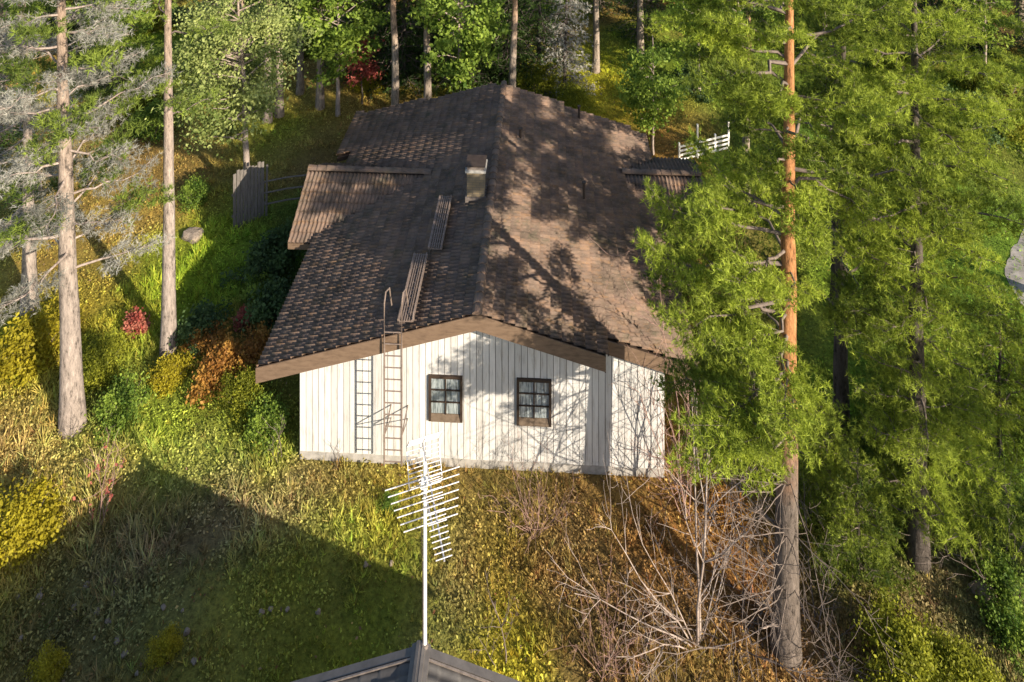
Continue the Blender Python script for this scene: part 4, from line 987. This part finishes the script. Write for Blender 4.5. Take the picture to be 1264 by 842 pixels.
x, y = site(866, 194)
rl = empty('garden_railing', (x, y, gz1(x, y)), math.radians(20)); tag(rl, 'white slatted garden railing beyond the porch roof', 'railing')
for u in (-1.3, -0.25, 0.8, 1.6): MB().box(u-.04, u+.04, -.04, .04, -.2, .98 + (.7 if u in (-.25, 1.6) else 0)).build('post', M['white'], rl)
for k in range(4): MB().box(-1.3, 1.6, -.055, -.041, .12+k*.21, .12+k*.21+.1).build('slat', M['white'], rl)

def stone_mesh(seed, k=1):
    R = np.random.RandomState(seed); import bmesh
    b = bmesh.new(); bmesh.ops.create_icosphere(b, subdivisions=2, radius=1)
    ph = R.uniform(0, 6, 6)
    for v_ in b.verts:
        c = v_.co; s_ = 1 + .18*math.sin(3*c.x+ph[0]) + .15*math.sin(4*c.y+ph[1]) + .12*math.sin(5*c.z+ph[2]); v_.co = Vector((c.x*s_*1.2, c.y*s_, c.z*s_*.62))
    me = bpy.data.meshes.new('stone'); b.to_mesh(me); b.free(); me.materials.append(M['stone']); return me
ST = [stone_mesh(1), stone_mesh(2)]
for i, (px, py, r, lb) in enumerate([(240,292,.38,'pale flat stone at the top of the bright grass'),(1215,735,.3,'grey boulder beside the pink leaf litter')]):
    x, y = site(px, py); o = obj('stone', ST[i % 2], None); o.location = (x, y, gz1(x, y)+r*.2); o.scale = (r, r, r); o.rotation_euler = (0, 0, px); tag(o, lb, 'stone')
rs_ = random.Random(5)
for i in range(26):
    px, py = rs_.choice([(rs_.uniform(10, 240), rs_.uniform(720, 838)), (rs_.uniform(10, 240), rs_.uniform(720, 838)), (rs_.uniform(300, 500), rs_.uniform(660, 780))])
    x, y = site(px, py); r = rs_.uniform(.03, .075); o = obj('stone', ST[i % 2], None); o.location = (x, y, gz1(x, y)+.04); o.scale = (r, r, r*1.2); o.rotation_euler = (0, 0, px)
    tag(o, 'small pale stone lying in the shaded grass', 'stone', 'small stones in the shaded grass')

# ------------------------------------------------------------------ ground cover (uncountable)
RG = np.random.RandomState(55)
def in_house(x, y):
    c, s_ = math.cos(ROT), math.sin(ROT); dx = x+6.35; dy = y-21.85
    u = dx*c - dy*s_; v = dx*s_ + dy*c
    a = (u > -0.05) & (u < 10.85) & (v > -0.06) & (v < 11.6)
    b = (u > -1.5) & (u < 0) & (v > 4.9) & (v < 7.9)
    c2 = (u > 10.7) & (u < 13) & (v > 6.7) & (v < 9.2)
    d = (np.abs(x+1.62) < 5.3) & (y < 12.6)
    lx = np.interp(y, [5, 18, 25.2, 28, 30.2, 32.8, 37, 46, 54], [34, 25, 21.2, 20.9, 23, 27, 36, 60, 90])
    return a | b | c2 | d | (np.abs(x-lx) < 1.5)
def scatter(n, y0=14.5, y1=56):
    y = RG.uniform(y0, y1, n); y = y0 + (y1-y0)*((y-y0)/(y1-y0))**1.15; x = RG.uniform(-1, 1, n)*(0.74*y + 1.0)
    k = ~in_house(x, y); return x[k], y[k]
# grass and straw tufts
x, y = scatter(95000); c, h = ground_info(x, y)
cl = np.clip((fnoise(x, y, 0.8, 61)-.5)*2.0+.5, 0, 1); keep = RG.rand(len(x)) < 0.12 + 1.2*cl
x, y, c, h, cl = x[keep], y[keep], c[keep], h[keep], cl[keep]
P = np.stack([x, y, gz(x, y)-0.01], -1); D = np.tile(np.array([[0, 0, 1.0]]), (len(x), 1)) + RG.normal(size=(len(x), 3))*.18
sz = h*RG.uniform(.6, 1.6, len(x))*(0.6+.8*cl)
v, f, _ = blades(P, D, sz+0.03, 8, 0.05, 0.5, RG, np.zeros(len(x)))
cc = c*RG.uniform(.6, 2.0, (len(x), 1))*(.7+.6*cl[:, None])*(1+RG.normal(size=(len(x), 3))*.08)
tag(obj('grass', np_mesh('grass', v, f, M['cover'], np.clip(np.repeat(cc, 24, 0), .004, .6))), 'tufts of moss, grass and dry straw covering the yard', 'grass', kind='stuff')
# low leafy plants
x, y = scatter(70000); c, h = ground_info(x, y)
cl = fnoise(x, y, 1.3, 71); keep = (RG.rand(len(x)) < (cl-.3)*2.6*np.clip(h/.12, 0.4, 1.3))
x, y, c, h = x[keep], y[keep], c[keep], h[keep]
n = len(x); rep = 5
P = np.repeat(np.stack([x, y, gz(x, y)], -1), rep, 0) + RG.normal(size=(n*rep, 3))*np.array([.09, .09, 0]); P[:, 2] += RG.uniform(.03, 1.0, n*rep)*np.repeat(h, rep)*1.1+.02
cc = np.repeat(c*RG.uniform(.8, 1.9, (n, 1)), rep, 0)*RG.uniform(.7, 1.3, (n*rep, 1))
v, f, _ = leaves(P, RG.uniform(.022, .05, n*rep), RG, np.zeros(n*rep), up=1.0)
tag(obj('low_plants', np_mesh('low_plants', v, f, M['cover'], np.clip(np.repeat(cc, 4, 0), .004, .6))), 'low bilberry and herb leaves among the grass', 'ground cover', kind='stuff')
# fallen leaves
x, y = scatter(42000); gi, h = ground_info(x, y)
warm = gi[:, 0]/(gi[:, 1]+1e-4); lc = fnoise(x, y, 1.1, 83); keep = RG.rand(len(x)) < np.clip((warm-.85)*.9, .08, .9)*np.clip((lc-.32)*4, .1, 1.3)
x, y = x[keep], y[keep]; n = len(x)
P = np.stack([x, y, gz(x, y)+RG.uniform(.02, .1, n)], -1)
pal = np.array([(.3, .17, .05), (.4, .29, .06), (.22, .1, .045), (.3, .2, .13), (.45, .33, .13), (.14, .08, .05), (.12, .085, .06)]); cc = pal[RG.randint(0, 7, n)]*RG.uniform(.5, 1.2, (n, 1))
v, f, _ = leaves(P, RG.uniform(.025, .055, n), RG, np.zeros(n), up=2.2)
tag(obj('leaf_litter', np_mesh('leaf_litter', v, f, M['cover'], np.repeat(cc, 4, 0))), 'fallen yellow and rust leaves scattered over the yard', 'leaves', kind='stuff')
